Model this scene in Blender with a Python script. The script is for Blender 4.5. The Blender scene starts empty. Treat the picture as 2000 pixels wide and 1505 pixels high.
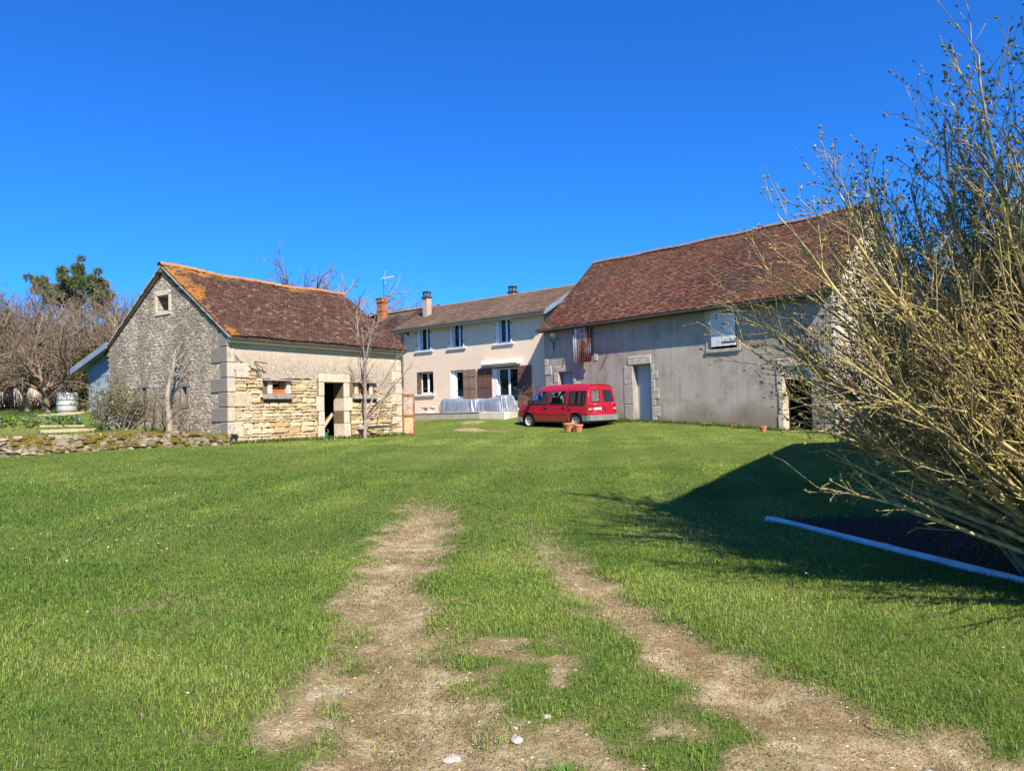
import bpy, bmesh, math, random
import numpy as np
from mathutils import Vector, Matrix, Euler, noise as mnoise
R = math.radians
rng = random.Random(7)
nr = np.random.default_rng(11)
scn = bpy.context.scene
COL = scn.collection

# ------------------------------------------------------------------ camera, sky, sun, exposure
cam = bpy.data.cameras.new('camera')
cam.sensor_width = 36.0
cam.lens = 36.0 * 1430 / 2000
cam.clip_start = 0.05
cam.clip_end = 3000
cam_o = bpy.data.objects.new('camera', cam)
COL.objects.link(cam_o)
cam_o.matrix_world = (Matrix.Translation((0, 0, 1.6)) @ Matrix.Rotation(R(90 + 1.98), 4, 'X') @ Matrix.Rotation(R(-1.5), 4, 'Z'))
scn.camera = cam_o

SUN_EL = R(45)
LH = Vector((-0.40, 0.917)).normalized()          # the way the light travels over the ground
world = bpy.data.worlds.new('World')
scn.world = world
world.use_nodes = True
wn = world.node_tree
wn.nodes.clear()
sky = wn.nodes.new('ShaderNodeTexSky')
sky.sky_type = 'NISHITA'
sky.sun_disc = False
sky.sun_elevation = SUN_EL
sky.sun_rotation = math.atan2(-LH.x, -LH.y)
sky.altitude = 200
sky.air_density = 1.0
sky.dust_density = 0.15
sky.ozone_density = 3.0
hsv = wn.nodes.new('ShaderNodeHueSaturation')
hsv.inputs['Saturation'].default_value = 1.0
hsv.inputs['Value'].default_value = 1.0
bg = wn.nodes.new('ShaderNodeBackground')
bg.inputs['Strength'].default_value = 0.13
wo = wn.nodes.new('ShaderNodeOutputWorld')
wn.links.new(sky.outputs[0], hsv.inputs['Color'])
deep = wn.nodes.new('ShaderNodeMix')                # the phone renders this clear spring sky a deep saturated blue
deep.data_type = 'RGBA'; deep.blend_type = 'MULTIPLY'; deep.inputs[0].default_value = 1.0
deep.inputs[7].default_value = (.095, .43, .94, 1)
wn.links.new(hsv.outputs[0], deep.inputs[6])
wn.links.new(deep.outputs[2], bg.inputs['Color'])
wn.links.new(bg.outputs[0], wo.inputs['Surface'])

sl = bpy.data.lights.new('sun', 'SUN')
sl.energy = 5.0
sl.angle = R(0.53)
sl.color = (1.0, 0.905, 0.77)
sun = bpy.data.objects.new('sun', sl)
COL.objects.link(sun)
sun.location = (8, -18, 25)
sun.rotation_euler = Vector((LH.x * math.cos(SUN_EL), LH.y * math.cos(SUN_EL), -math.sin(SUN_EL))).to_track_quat('-Z', 'Y').to_euler()

scn.view_settings.view_transform = 'Standard'
scn.view_settings.look = 'None'
scn.view_settings.exposure = 0.85
scn.view_settings.gamma = 1.0
scn.view_settings.use_curve_mapping = False
scn.render.engine = 'CYCLES'
scn.cycles.max_bounces = 6
scn.cycles.transparent_max_bounces = 8
scn.cycles.use_denoising = True

# ------------------------------------------------------------------ helpers: noise
def _hash(ix, iy, seed):
    h = (ix.astype(np.int64) * 374761393 + iy.astype(np.int64) * 668265263 + seed * 974711) & 0x7fffffff
    h = ((h ^ (h >> 13)) * 1274126177) & 0x7fffffff
    h = h ^ (h >> 16)
    return (h & 0xffff) / 65535.0

def vnoise(x, y, seed=0):
    x = np.asarray(x, float); y = np.asarray(y, float)
    ix = np.floor(x); iy = np.floor(y)
    fx = x - ix; fy = y - iy
    fx = fx * fx * (3 - 2 * fx); fy = fy * fy * (3 - 2 * fy)
    a = _hash(ix, iy, seed); b = _hash(ix + 1, iy, seed); c = _hash(ix, iy + 1, seed); d = _hash(ix + 1, iy + 1, seed)
    return (a * (1 - fx) + b * fx) * (1 - fy) + (c * (1 - fx) + d * fx) * fy

def fbm(x, y, seed=0, octv=4):
    s = 0; a = 0.5; t = 0
    for k in range(octv):
        s = s + a * vnoise(np.asarray(x) * 2 ** k, np.asarray(y) * 2 ** k, seed + k * 17); t += a; a *= 0.5
    return s / t

def sstep(a, b, x):
    t = np.clip((x - a) / (b - a), 0, 1)
    return t * t * (3 - 2 * t)

# ------------------------------------------------------------------ helpers: objects
def tag(o, label=None, cat=None, group=None, kind=None):
    if label: o['label'] = label
    if cat: o['category'] = cat
    if group: o['group'] = group
    if kind: o['kind'] = kind
    return o

def thing(name, label, cat, loc=(0, 0, 0), rz=0.0, group=None):
    o = bpy.data.objects.new(name, None)
    o.empty_display_size = 0.2
    COL.objects.link(o)
    o.location = loc
    o.rotation_euler = (0, 0, rz)
    return tag(o, label, cat, group)

def link(name, me, parent=None, mat=None):
    if mat is not None and not me.materials:
        me.materials.append(mat)
    o = bpy.data.objects.new(name, me)
    COL.objects.link(o)
    if parent is not None:
        o.parent = parent
    return o

class G:
    """collects faces for one mesh"""
    def __init__(s): s.v = []; s.f = []; s.c = None
    def quad(s, a, b, c, d):
        n = len(s.v); s.v += [a, b, c, d]; s.f.append((n, n + 1, n + 2, n + 3)); return s
    def tri(s, a, b, c):
        n = len(s.v); s.v += [a, b, c]; s.f.append((n, n + 1, n + 2)); return s
    def poly(s, pts):
        n = len(s.v); s.v += list(pts); s.f.append(tuple(range(n, n + len(pts)))); return s
    def box(s, x0, x1, y0, y1, z0, z1):
        n = len(s.v)
        s.v += [(x0, y0, z0), (x1, y0, z0), (x1, y1, z0), (x0, y1, z0), (x0, y0, z1), (x1, y0, z1), (x1, y1, z1), (x0, y1, z1)]
        for f in ((3, 2, 1, 0), (4, 5, 6, 7), (0, 1, 5, 4), (1, 2, 6, 5), (2, 3, 7, 6), (3, 0, 4, 7)):
            s.f.append(tuple(n + i for i in f))
        return s
    def cbox(s, x0, x1, y0, y1, z0, z1, c=0.01):
        """box with chamfered edges"""
        xs = (x0, x0 + c, x1 - c, x1); ys = (y0, y0 + c, y1 - c, y1); zs = (z0, z0 + c, z1 - c, z1)
        bm = bmesh.new()
        pts = []
        for i in (0, 3):
            for j in (1, 2):
                for k in (1, 2):
                    pts += [(xs[i], ys[j], zs[k])]
        for j in (0, 3):
            for i in (1, 2):
                for k in (1, 2):
                    pts += [(xs[i], ys[j], zs[k])]
        for k in (0, 3):
            for i in (1, 2):
                for j in (1, 2):
                    pts += [(xs[i], ys[j], zs[k])]
        for p in pts: bm.verts.new(p)
        bmesh.ops.convex_hull(bm, input=bm.verts)
        bmesh.ops.dissolve_limit(bm, angle_limit=0.01, verts=bm.verts, edges=bm.edges)
        s.addbm(bm); bm.free(); return s
    def addbm(s, bm):
        bm.verts.index_update()
        n = len(s.v)
        s.v += [tuple(v.co) for v in bm.verts]
        s.f += [tuple(n + v.index for v in f.verts) for f in bm.faces]
        return s
    def prism(s, poly, axis, a, b):
        """extrude a closed 2-D polygon along axis ('x','y','z') from a to b"""
        def P(p, t):
            return {'x': (t, p[0], p[1]), 'y': (p[0], t, p[1]), 'z': (p[0], p[1], t)}[axis]
        n = len(s.v); k = len(poly)
        s.v += [P(p, a) for p in poly] + [P(p, b) for p in poly]
        s.f.append(tuple(n + i for i in range(k)))
        s.f.append(tuple(n + k + i for i in reversed(range(k))))
        for i in range(k):
            j = (i + 1) % k
            s.f.append((n + i, n + k + i, n + k + j, n + j))
        return s
    def tube(s, pts, rad, k=8, cap=True):
        pts = [Vector(p) for p in pts]
        rads = rad if isinstance(rad, (list, tuple)) else [rad] * len(pts)
        n = len(s.v)
        for i, p in enumerate(pts):
            t = (pts[min(i + 1, len(pts) - 1)] - pts[max(i - 1, 0)]).normalized()
            a = t.orthogonal().normalized() if i == 0 else (a - t * a.dot(t)).normalized()
            b = t.cross(a)
            for j in range(k):
                q = p + (a * math.cos(j * 2 * math.pi / k) + b * math.sin(j * 2 * math.pi / k)) * rads[i]
                s.v.append(tuple(q))
        for i in range(len(pts) - 1):
            for j in range(k):
                l = (j + 1) % k
                s.f.append((n + i * k + j, n + i * k + l, n + (i + 1) * k + l, n + (i + 1) * k + j))
        if cap:
            s.f.append(tuple(n + j for j in reversed(range(k))))
            s.f.append(tuple(n + (len(pts) - 1) * k + j for j in range(k)))
        return s
    def lathe(s, prof, k=24, axis='z', c=(0, 0, 0)):
        n = len(s.v); m = len(prof)
        for (r, h) in prof:
            for j in range(k):
                a = 2 * math.pi * j / k
                p = {'z': (r * math.cos(a), r * math.sin(a), h), 'y': (r * math.cos(a), h, r * math.sin(a)), 'x': (h, r * math.cos(a), r * math.sin(a))}[axis]
                s.v.append((p[0] + c[0], p[1] + c[1], p[2] + c[2]))
        for i in range(m - 1):
            for j in range(k):
                l = (j + 1) % k
                s.f.append((n + i * k + j, n + i * k + l, n + (i + 1) * k + l, n + (i + 1) * k + j))
        return s
    def mesh(s, name='m'):
        me = bpy.data.meshes.new(name)
        me.from_pydata([tuple(v) for v in s.v], [], s.f)
        me.update()
        return me
    def build(s, name, mat, parent=None, smooth=False, loc=None, rot=None, fix=True):
        me = s.mesh(name)
        if fix:
            bm = bmesh.new(); bm.from_mesh(me)
            bmesh.ops.recalc_face_normals(bm, faces=bm.faces)
            bm.to_mesh(me); bm.free()
        if smooth:
            me.polygons.foreach_set('use_smooth', [True] * len(me.polygons))
            if smooth is not True:
                me.set_sharp_from_angle(angle=R(smooth))
        o = link(name, me, parent, mat)
        if loc is not None: o.location = loc
        if rot is not None: o.rotation_euler = rot
        return o

def arr_mesh(name, V, F, col=None, smooth=False):
    """mesh from numpy arrays; F is (n,3) or (n,4); col an (nverts,3) colour attribute"""
    me = bpy.data.meshes.new(name)
    V = np.asarray(V, np.float32); F = np.asarray(F, np.int32)
    me.vertices.add(len(V)); me.vertices.foreach_set('co', V.ravel())
    k = F.shape[1]
    me.loops.add(F.size); me.loops.foreach_set('vertex_index', F.ravel())
    me.polygons.add(len(F))
    me.polygons.foreach_set('loop_start', np.arange(0, F.size, k, dtype=np.int32))
    me.polygons.foreach_set('loop_total', np.full(len(F), k, np.int32))
    if smooth: me.polygons.foreach_set('use_smooth', np.ones(len(F), bool))
    me.update(calc_edges=True)
    if col is not None:
        at = me.attributes.new('Col', 'FLOAT_COLOR', 'POINT')
        c = np.ones((len(V), 4), np.float32); c[:, :3] = col
        at.data.foreach_set('color', c.ravel())
    return me

# ------------------------------------------------------------------ helpers: materials
class NT:
    def __init__(s, name, rough=0.9, spec=0.3):
        s.m = bpy.data.materials.new(name); s.m.use_nodes = True
        s.t = s.m.node_tree; s.n = s.t.nodes
        s.b = s.n['Principled BSDF']; s.o = s.n['Material Output']
        s.b.inputs['Roughness'].default_value = rough
        s.b.inputs['Specular IOR Level'].default_value = spec
    def node(s, typ, **kw):
        nd = s.n.new('ShaderNode' + typ)
        for k, v in kw.items():
            if hasattr(nd, k) and not k[0].isupper():
                setattr(nd, k, v)
            else:
                s.set(nd, k.replace('_', ' '), v)
        return nd
    def set(s, nd, sock, v):
        i = nd.inputs[int(sock[1:])] if sock[:1] == '#' else nd.inputs[sock]
        if hasattr(v, 'is_output') or isinstance(v, bpy.types.NodeSocket):
            s.t.links.new(v, i)
        elif isinstance(v, bpy.types.Node):
            s.t.links.new(v.outputs[0], i)
        else:
            try: i.default_value = v
            except Exception: i.default_value = (v[0], v[1], v[2], 1)
    def coord(s, scale=(1, 1, 1), which='Object'):
        c = s.node('TexCoord'); m = s.node('Mapping')
        s.t.links.new(c.outputs[which], m.inputs['Vector'])
        m.inputs['Scale'].default_value = scale
        return m.outputs[0]
    def geo(s, scale=(1, 1, 1)):
        c = s.node('NewGeometry'); m = s.node('Mapping')
        s.t.links.new(c.outputs['Position'], m.inputs['Vector'])
        m.inputs['Scale'].default_value = scale
        return m.outputs[0]
    def noise(s, vec, scale, detail=5, rough=0.6):
        nd = s.node('TexNoise'); s.t.links.new(vec, nd.inputs['Vector'])
        nd.inputs['Scale'].default_value = scale; nd.inputs['Detail'].default_value = detail; nd.inputs['Roughness'].default_value = rough
        return nd.outputs['Fac']
    def ramp(s, fac, stops):
        nd = s.node('ValToRGB'); s.t.links.new(fac, nd.inputs[0])
        e = nd.color_ramp.elements
        while len(e) > 1: e.remove(e[-1])
        e[0].position = stops[0][0]; e[0].color = tuple(stops[0][1]) + (1,)
        for p, c in stops[1:]:
            x = e.new(p); x.color = tuple(c) + (1,)
        return nd.outputs[0]
    def fr(s, fac, a, b):
        return s.ramp(fac, [(a, (0, 0, 0)), (b, (1, 1, 1))])
    def mix(s, fac, a, b, mode='MIX'):
        nd = s.node('Mix'); nd.data_type = 'RGBA'; nd.blend_type = mode
        for i, v in ((0, fac), (6, a), (7, b)):
            if isinstance(v, (int, float)): nd.inputs[i].default_value = v
            elif isinstance(v, tuple): nd.inputs[i].default_value = v + (1,)
            else: s.t.links.new(v, nd.inputs[i])
        return nd.outputs[2]
    def math(s, op, a, b=0.0):
        nd = s.node('Math'); nd.operation = op
        for i, v in ((0, a), (1, b)):
            if isinstance(v, (int, float)): nd.inputs[i].default_value = v
            else: s.t.links.new(v, nd.inputs[i])
        return nd.outputs[0]
    def attr(s, name):
        nd = s.node('Attribute'); nd.attribute_name = name; return nd
    def color(s, c):
        if isinstance(c, tuple): s.b.inputs['Base Color'].default_value = c + (1,)
        else: s.t.links.new(c, s.b.inputs['Base Color'])
        return s
    def bump(s, h, strength=0.5, dist=0.01):
        nd = s.node('Bump'); s.t.links.new(h, nd.inputs['Height'])
        nd.inputs['Strength'].default_value = strength; nd.inputs['Distance'].default_value = dist
        s.t.links.new(nd.outputs[0], s.b.inputs['Normal']); return s

def mottled(name, stops, scale=3.0, rough=0.9, bump=0.3, bscale=40, bdist=0.006, spec=0.25, rand=0.0, which='Object', stretch=(1, 1, 1), metal=0):
    t = NT(name, rough, spec)
    v = t.coord(stretch, which)
    n1 = t.noise(v, scale, 6, 0.65)
    c = t.ramp(n1, stops)
    n2 = t.noise(v, bscale, 4, 0.7)
    c = t.mix(0.35, c, t.ramp(n2, [(0.25, (0.55, 0.55, 0.55)), (0.75, (1.3, 1.3, 1.3))]), 'MULTIPLY')
    if rand:
        oi = t.node('ObjectInfo')
        k = t.ramp(oi.outputs['Random'], [(0, (1 - rand,) * 3), (1, (1 + rand,) * 3)])
        c = t.mix(1.0, c, k, 'MULTIPLY')
    t.color(c)
    t.b.inputs['Metallic'].default_value = metal
    if bump: t.bump(n2, bump, bdist)
    return t.m

def plain(name, c, rough=0.6, spec=0.3, metal=0, coat=0):
    t = NT(name, rough, spec)
    v = t.coord()
    n = t.noise(v, 9, 4)
    k = t.ramp(n, [(0.3, tuple(x * 0.85 for x in c)), (0.7, tuple(min(1, x * 1.1) for x in c))])
    t.color(k)
    t.b.inputs['Metallic'].default_value = metal
    if coat: t.b.inputs['Coat Weight'].default_value = coat; t.b.inputs['Coat Roughness'].default_value = 0.05
    return t.m

def attr_mat(name, rough=0.85, spec=0.2, bscale=30, bump=0.3, transl=0.0, grain=0.35):
    t = NT(name, rough, spec)
    a = t.attr('Col')
    v = t.geo()
    n = t.noise(v, bscale, 4, 0.7)
    c = t.mix(grain, a.outputs['Color'], t.ramp(n, [(0.25, (0.5, 0.5, 0.5)), (0.75, (1.4, 1.4, 1.4))]), 'MULTIPLY')
    t.color(c)
    if bump: t.bump(n, bump, 0.005)
    if transl:
        tr = t.node('BsdfTranslucent'); t.t.links.new(c, tr.inputs['Color'])
        mx = t.node('MixShader'); mx.inputs[0].default_value = transl
        t.t.links.new(t.b.outputs[0], mx.inputs[1]); t.t.links.new(tr.outputs[0], mx.inputs[2])
        t.t.links.new(mx.outputs[0], t.o.inputs['Surface'])
    return t.m

def glassy(name, tint=(0.75, 0.8, 0.8), opacity=0.25, ior=1.5):
    t = NT(name, 0.02, 0.5)
    t.color((0.01, 0.012, 0.015)); t.b.inputs['Roughness'].default_value = 0.03
    tr = t.node('BsdfTransparent'); tr.inputs['Color'].default_value = tint + (1,)
    gl = t.node('BsdfGlossy'); gl.inputs['Roughness'].default_value = 0.02
    fz = t.node('Fresnel'); fz.inputs['IOR'].default_value = ior
    mx = t.node('MixShader'); t.t.links.new(fz.outputs[0], mx.inputs[0])
    t.t.links.new(tr.outputs[0], mx.inputs[1]); t.t.links.new(gl.outputs[0], mx.inputs[2])
    m2 = t.node('MixShader'); m2.inputs[0].default_value = opacity
    t.t.links.new(mx.outputs[0], m2.inputs[1]); t.t.links.new(t.b.outputs[0], m2.inputs[2])
    t.t.links.new(m2.outputs[0], t.o.inputs['Surface'])
    return t.m
#%%PART2
# ------------------------------------------------------------------ materials
M = {}
def rubble_mat():
    t = NT('rubble_render', 0.95, 0.15)
    v = t.coord((1, 1, 1.5))
    warp = t.noise(v, 3, 3)
    vo = t.node('TexVoronoi'); t.t.links.new(v, vo.inputs['Vector']); vo.inputs['Scale'].default_value = 7.5
    vd = t.node('TexVoronoi'); vd.feature = 'DISTANCE_TO_EDGE'; t.t.links.new(v, vd.inputs['Vector']); vd.inputs['Scale'].default_value = 7.5
    sepc = t.node('SeparateColor'); t.t.links.new(vo.outputs['Color'], sepc.inputs[0])
    stone = t.ramp(sepc.outputs[0], [(0, (.24, .185, .135)), (.4, (.38, .305, .22)), (.75, (.50, .415, .305)), (1, (.64, .55, .42))])
    c = t.mix(t.fr(vd.outputs['Distance'], .02, .12), (.42, .345, .25), stone)
    big = t.noise(t.coord(), .7, 5, .7)
    c = t.mix(t.fr(big, .42, .60), c, t.mix(.6, c, (.14, .115, .095)))
    sp = t.noise(t.coord(), 28, 4, .75)
    c = t.mix(t.fr(sp, .5, .62), c, t.mix(.6, c, (.10, .085, .07)))
    sp2 = t.noise(t.coord((1, 1, 1.2)), 13, 3, .7)
    c = t.mix(t.fr(sp2, .58, .68), c, t.mix(.5, c, (.62, .56, .45)))
    t.color(c)
    h = t.math('ADD', t.math('MULTIPLY', t.fr(vd.outputs['Distance'], .0, .15), 1.0), t.math('MULTIPLY', sp, 1.2))
    t.bump(h, .55, .02)
    return t.m
def plaster_mat():
    t = NT('old_lime_plaster', .95, .15)
    v = t.coord()
    n = t.noise(v, 1.1, 6, .7)
    c = t.ramp(n, [(.3, (.55, .43, .31)), (.55, (.63, .51, .38)), (.75, (.68, .58, .45))])
    xyz = t.node('SeparateXYZ'); t.t.links.new(t.coord(), xyz.inputs[0])
    lich = t.noise(t.coord((1, 1, .8)), .9, 6, .75)
    low = t.ramp(t.math('ADD', t.math('MULTIPLY', xyz.outputs[2], -.55), t.math('ADD', lich, 2.2)), [(.55, (0, 0, 0)), (.95, (1, 1, 1))])
    sp = t.noise(v, 22, 5, .8)
    k = t.mix(1, low, t.fr(sp, .42, .55), 'MULTIPLY')
    c = t.mix(k, c, (.27, .235, .195))
    sp2 = t.noise(v, 45, 3, .8)
    c = t.mix(t.fr(sp2, .57, .66), c, t.mix(.5, c, (.35, .29, .22)))
    t.color(c); t.bump(sp, .6, .015)
    return t.m
def barn_mat():
    t = NT('grey_cement_render', .92, .2)
    v = t.coord((1, 1, 1))
    st = t.noise(t.coord((2.2, 2.2, .16)), 1.6, 7, .72)
    big = t.noise(v, .45, 5, .6)
    c = t.ramp(big, [(.3, (.33, .285, .235)), (.5, (.42, .37, .31)), (.7, (.48, .43, .365))])
    c = t.mix(t.fr(st, .50, .74), c, t.mix(.45, c, (.15, .125, .10)))
    bl = t.noise(t.coord((1, 1, .7)), 1.3, 7, .75)
    c = t.mix(t.fr(bl, .50, .66), c, t.mix(.55, c, (.18, .15, .12)))
    c = t.mix(t.fr(bl, .46, .34), c, t.mix(.3, c, (.60, .56, .50)))
    st2 = t.noise(t.coord((5, 5, .3)), 2.0, 5, .7)
    c = t.mix(t.fr(st2, .60, .80), c, t.mix(.18, c, (.48, .45, .39)))
    xyz = t.node('SeparateXYZ'); t.t.links.new(t.coord(), xyz.inputs[0])
    low = t.fr(t.math('ADD', t.math('MULTIPLY', xyz.outputs[2], -.6), t.math('ADD', t.noise(v, .8, 6, .75), .62)), .1, .5)
    c = t.mix(low, c, t.mix(.62, c, (.20, .145, .085)))
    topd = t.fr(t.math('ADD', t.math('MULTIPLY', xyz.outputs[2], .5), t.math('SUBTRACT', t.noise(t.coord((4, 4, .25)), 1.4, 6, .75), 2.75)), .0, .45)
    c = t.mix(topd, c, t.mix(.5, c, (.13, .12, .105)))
    sp = t.noise(v, 35, 5, .75)
    c = t.mix(.5, c, t.ramp(sp, [(.3, (.72, .72, .72)), (.7, (1.25, 1.25, 1.25))]), 'MULTIPLY')
    t.color(c); t.bump(sp, .45, .012)
    return t.m
def house_mat():
    t = NT('cream_house_render', .92, .15)
    v = t.coord()
    big = t.noise(v, .5, 5, .6)
    c = t.ramp(big, [(.3, (.74, .585, .43)), (.7, (.82, .665, .505))])
    st = t.noise(t.coord((3, 3, .25)), 1.5, 5, .7)
    c = t.mix(t.fr(st, .58, .8), c, t.mix(.25, c, (.35, .27, .19)))
    sp = t.noise(v, 60, 4, .75)
    c = t.mix(.3, c, t.ramp(sp, [(.3, (.8, .8, .8)), (.7, (1.15, 1.15, 1.15))]), 'MULTIPLY')
    t.color(c); t.bump(sp, .5, .006)
    return t.m
def stone_mat(name, stops, lich=(.32, .30, .26), la=.55, lb=.7, rand=.25, lk=.75, weather=False):
    t = NT(name, .92, .2)
    oi = t.node('ObjectInfo')
    base = t.ramp(oi.outputs['Random'], stops)
    v = t.coord()
    n = t.noise(v, 5, 6, .7)
    c = t.mix(.55, base, t.ramp(n, [(.25, (.62, .56, .48)), (.5, (1, 1, 1)), (.75, (1.3, 1.28, 1.2))]), 'MULTIPLY')
    ns = t.noise(t.geo(), 6, 6, .8)
    if weather:                                   # grey lichen has settled on the weather side (the gable face)
        tc = t.node('TexCoord'); sx = t.node('SeparateXYZ'); t.t.links.new(tc.outputs['Normal'], sx.inputs[0])
        ns = t.math('ADD', ns, t.math('MULTIPLY', t.math('LESS_THAN', sx.outputs[0], -.5), .24))
    c = t.mix(t.fr(ns, la, lb), c, t.mix(lk, c, lich))
    sp = t.noise(v, 38, 5, .75)
    c = t.mix(.4, c, t.ramp(sp, [(.3, (.7, .7, .7)), (.7, (1.25, 1.25, 1.25))]), 'MULTIPLY')
    t.color(c)
    t.bump(t.math('ADD', n, t.math('MULTIPLY', sp, .6)), .7, .02)
    return t.m
def moss_stone_mat():
    t = NT('mossy_field_stone', .95, .15)
    oi = t.node('ObjectInfo')
    base = t.ramp(oi.outputs['Random'], [(0, (.22, .18, .135)), (.4, (.34, .29, .22)), (.8, (.48, .43, .34)), (1, (.25, .225, .20))])
    v = t.geo()
    n = t.noise(v, 7, 6, .75)
    c = t.mix(.6, base, t.ramp(n, [(.3, (.5, .47, .43)), (.7, (1.3, 1.27, 1.2))]), 'MULTIPLY')
    ge = t.node('NewGeometry'); sx = t.node('SeparateXYZ'); t.t.links.new(ge.outputs['Normal'], sx.inputs[0])
    mo = t.noise(v, 2.3, 5, .7)
    mk = t.fr(t.math('ADD', mo, t.math('MULTIPLY', sx.outputs[2], .13)), .46, .55)
    moss = t.ramp(t.noise(v, 30, 4, .7), [(.3, (.07, .05, .012)), (.55, (.17, .125, .02)), (.75, (.27, .21, .035))])
    c = t.mix(mk, c, moss)
    t.color(c); t.bump(t.noise(v, 24, 5, .75), .8, .03)
    return t.m
def wood_mat(name, c0, c1, rough=.75, stretch=(8, 8, .6), wear=None, rand=.12):
    t = NT(name, rough, .25)
    v = t.coord(stretch)
    n = t.noise(v, 3, 6, .7)
    c = t.ramp(n, [(.3, c0), (.7, c1)])
    if wear:
        c = t.mix(t.fr(t.noise(t.coord((6, 6, 1)), 2.2, 6, .75), .58, .66), c, wear)
    oi = t.node('ObjectInfo')
    c = t.mix(1, c, t.ramp(oi.outputs['Random'], [(0, (1 - rand,) * 3), (1, (1 + rand,) * 3)]), 'MULTIPLY')
    t.color(c); t.bump(n, .35, .004)
    return t.m
def rust_mat(name, paint, amt=(.45, .6), z=None):
    t = NT(name, .8, .25)
    v = t.coord((1, 1, .45))
    n = t.noise(v, 2.6, 6, .75)
    rust = t.ramp(t.noise(t.coord((3, 3, .8)), 6, 5, .75), [(.3, (.10, .028, .012)), (.55, (.27, .08, .03)), (.75, (.40, .16, .06))])
    c = t.mix(t.fr(n, *amt), paint, rust)
    t.color(c); t.bump(t.noise(v, 25, 4, .7), .3, .004)
    return t.m
M['rubble'] = rubble_mat()
M['plaster'] = plaster_mat()
M['barn'] = barn_mat()
M['house'] = house_mat()
M['mortar'] = mottled('earth_mortar', [(.3, (.13, .095, .055)), (.7, (.24, .18, .105))], 6, .95, .6, 30, .02)
M['stone'] = stone_mat('cream_limestone', [(0, (.40, .27, .14)), (.15, (.56, .42, .23)), (.4, (.66, .53, .32)), (.7, (.62, .51, .35)), (.85, (.46, .36, .25)), (1, (.54, .35, .16))], (.30, .27, .23), .63, .75, lk=.6)
M['quoin'] = stone_mat('pale_dressed_limestone', [(0, (.50, .43, .34)), (.5, (.58, .51, .41)), (1, (.54, .43, .30))], (.15, .14, .125), .53, .63, lk=.85, weather=True)
M['jamb'] = stone_mat('white_dressed_limestone', [(0, (.56, .46, .34)), (.5, (.62, .53, .41)), (1, (.58, .50, .39))], (.34, .285, .22), .56, .70, lk=.6)
M['lintelgrey'] = stone_mat('grey_lichened_stone', [(0, (.34, .31, .27)), (1, (.42, .38, .33))], (.17, .16, .14), .48, .6)
M['bjamb'] = stone_mat('grey_barn_limestone', [(0, (.45, .41, .34)), (1, (.55, .50, .42))], (.26, .24, .21), .45, .6, lk=.6)
M['moss'] = moss_stone_mat()
M['tile'] = attr_mat('clay_roof_tile', .9, .2, 28, .4, grain=.45)
M['deck'] = mottled('roof_boarding', [(.3, (.05, .035, .025)), (.7, (.10, .07, .05))], 5)
M['ridge'] = stone_mat('clay_ridge_tile', [(0, (.26, .12, .07)), (.5, (.36, .17, .09)), (1, (.30, .15, .09))], (.42, .22, .05), .42, .6)
M['ridgebarn'] = stone_mat('weathered_ridge_tile', [(0, (.22, .12, .08)), (.5, (.27, .16, .11)), (1, (.24, .13, .09))], (.22, .20, .17), .5, .62)
M['fascia'] = wood_mat('weathered_pale_board', (.42, .40, .33), (.62, .59, .50), stretch=(.8, 8, 8))
M['zinc'] = mottled('dull_zinc', [(.3, (.17, .185, .205)), (.7, (.27, .285, .305))], 3, .5, .1, 30, metal=.3, spec=.5)
M['chim'] = mottled('beige_chimney_render', [(.3, (.40, .31, .23)), (.7, (.50, .40, .30))], 3, .92, .3)
M['cap'] = mottled('sooty_chimney_clay', [(.3, (.07, .055, .045)), (.7, (.14, .11, .09))], 4, .9)
M['whitewood'] = wood_mat('white_painted_planks', (.60, .62, .64), (.78, .80, .81), wear=(.45, .43, .40))
M['bluewood'] = wood_mat('blue_grey_painted_planks', (.29, .34, .39), (.40, .46, .52), wear=(.30, .31, .31), rand=.08)
M['darkwood'] = wood_mat('dark_old_wood', (.07, .05, .035), (.16, .115, .08))
M['rawwood'] = wood_mat('raw_sawn_wood', (.40, .30, .19), (.56, .44, .29))
M['brownshut'] = wood_mat('faded_brown_shutter', (.10, .055, .045), (.17, .095, .075), rough=.6)
M['brownshutworn'] = wood_mat('worn_brown_shutter', (.16, .10, .07), (.30, .20, .15), wear=(.09, .055, .04))
M['iron'] = mottled('rusty_wrought_iron', [(.3, (.03, .022, .02)), (.7, (.10, .05, .03))], 8, .8, .3)
M['blackiron'] = plain('black_iron', (.025, .025, .028), .6)
M['rust'] = rust_mat('rusted_sheet_iron', (.42, .44, .46), (.40, .52))
M['whitesheet'] = mottled('white_painted_sheet', [(.3, (.55, .57, .58)), (.7, (.72, .74, .75))], 4, .5, .1)
M['bluesheet'] = mottled('blue_grey_corrugated_sheet', [(.3, (.15, .20, .27)), (.7, (.23, .29, .36))], 1.5, .55, .15, 20, spec=.4)
M['pvc'] = plain('white_pvc', (.80, .81, .82), .35, .5)
M['pvcsill'] = mottled('white_sill_stone', [(.3, (.60, .58, .54)), (.7, (.74, .71, .67))], 5, .8)
M['glass'] = glassy('window_glass', (.55, .6, .6), .45)
M['curtain'] = plain('white_net_curtain', (.62, .62, .63), .9)
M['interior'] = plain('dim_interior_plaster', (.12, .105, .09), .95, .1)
M['concrete'] = mottled('terrace_concrete', [(.3, (.36, .32, .27)), (.7, (.52, .47, .40))], 2, .92, .4)
M['palestep'] = mottled('pale_limestone_step', [(.3, (.56, .49, .40)), (.7, (.70, .63, .54))], 3, .9, .4)
M['brick'] = stone_mat('orange_brick', [(0, (.34, .13, .06)), (.5, (.45, .18, .09)), (1, (.40, .20, .12))], (.30, .25, .20), .6, .75)
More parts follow.
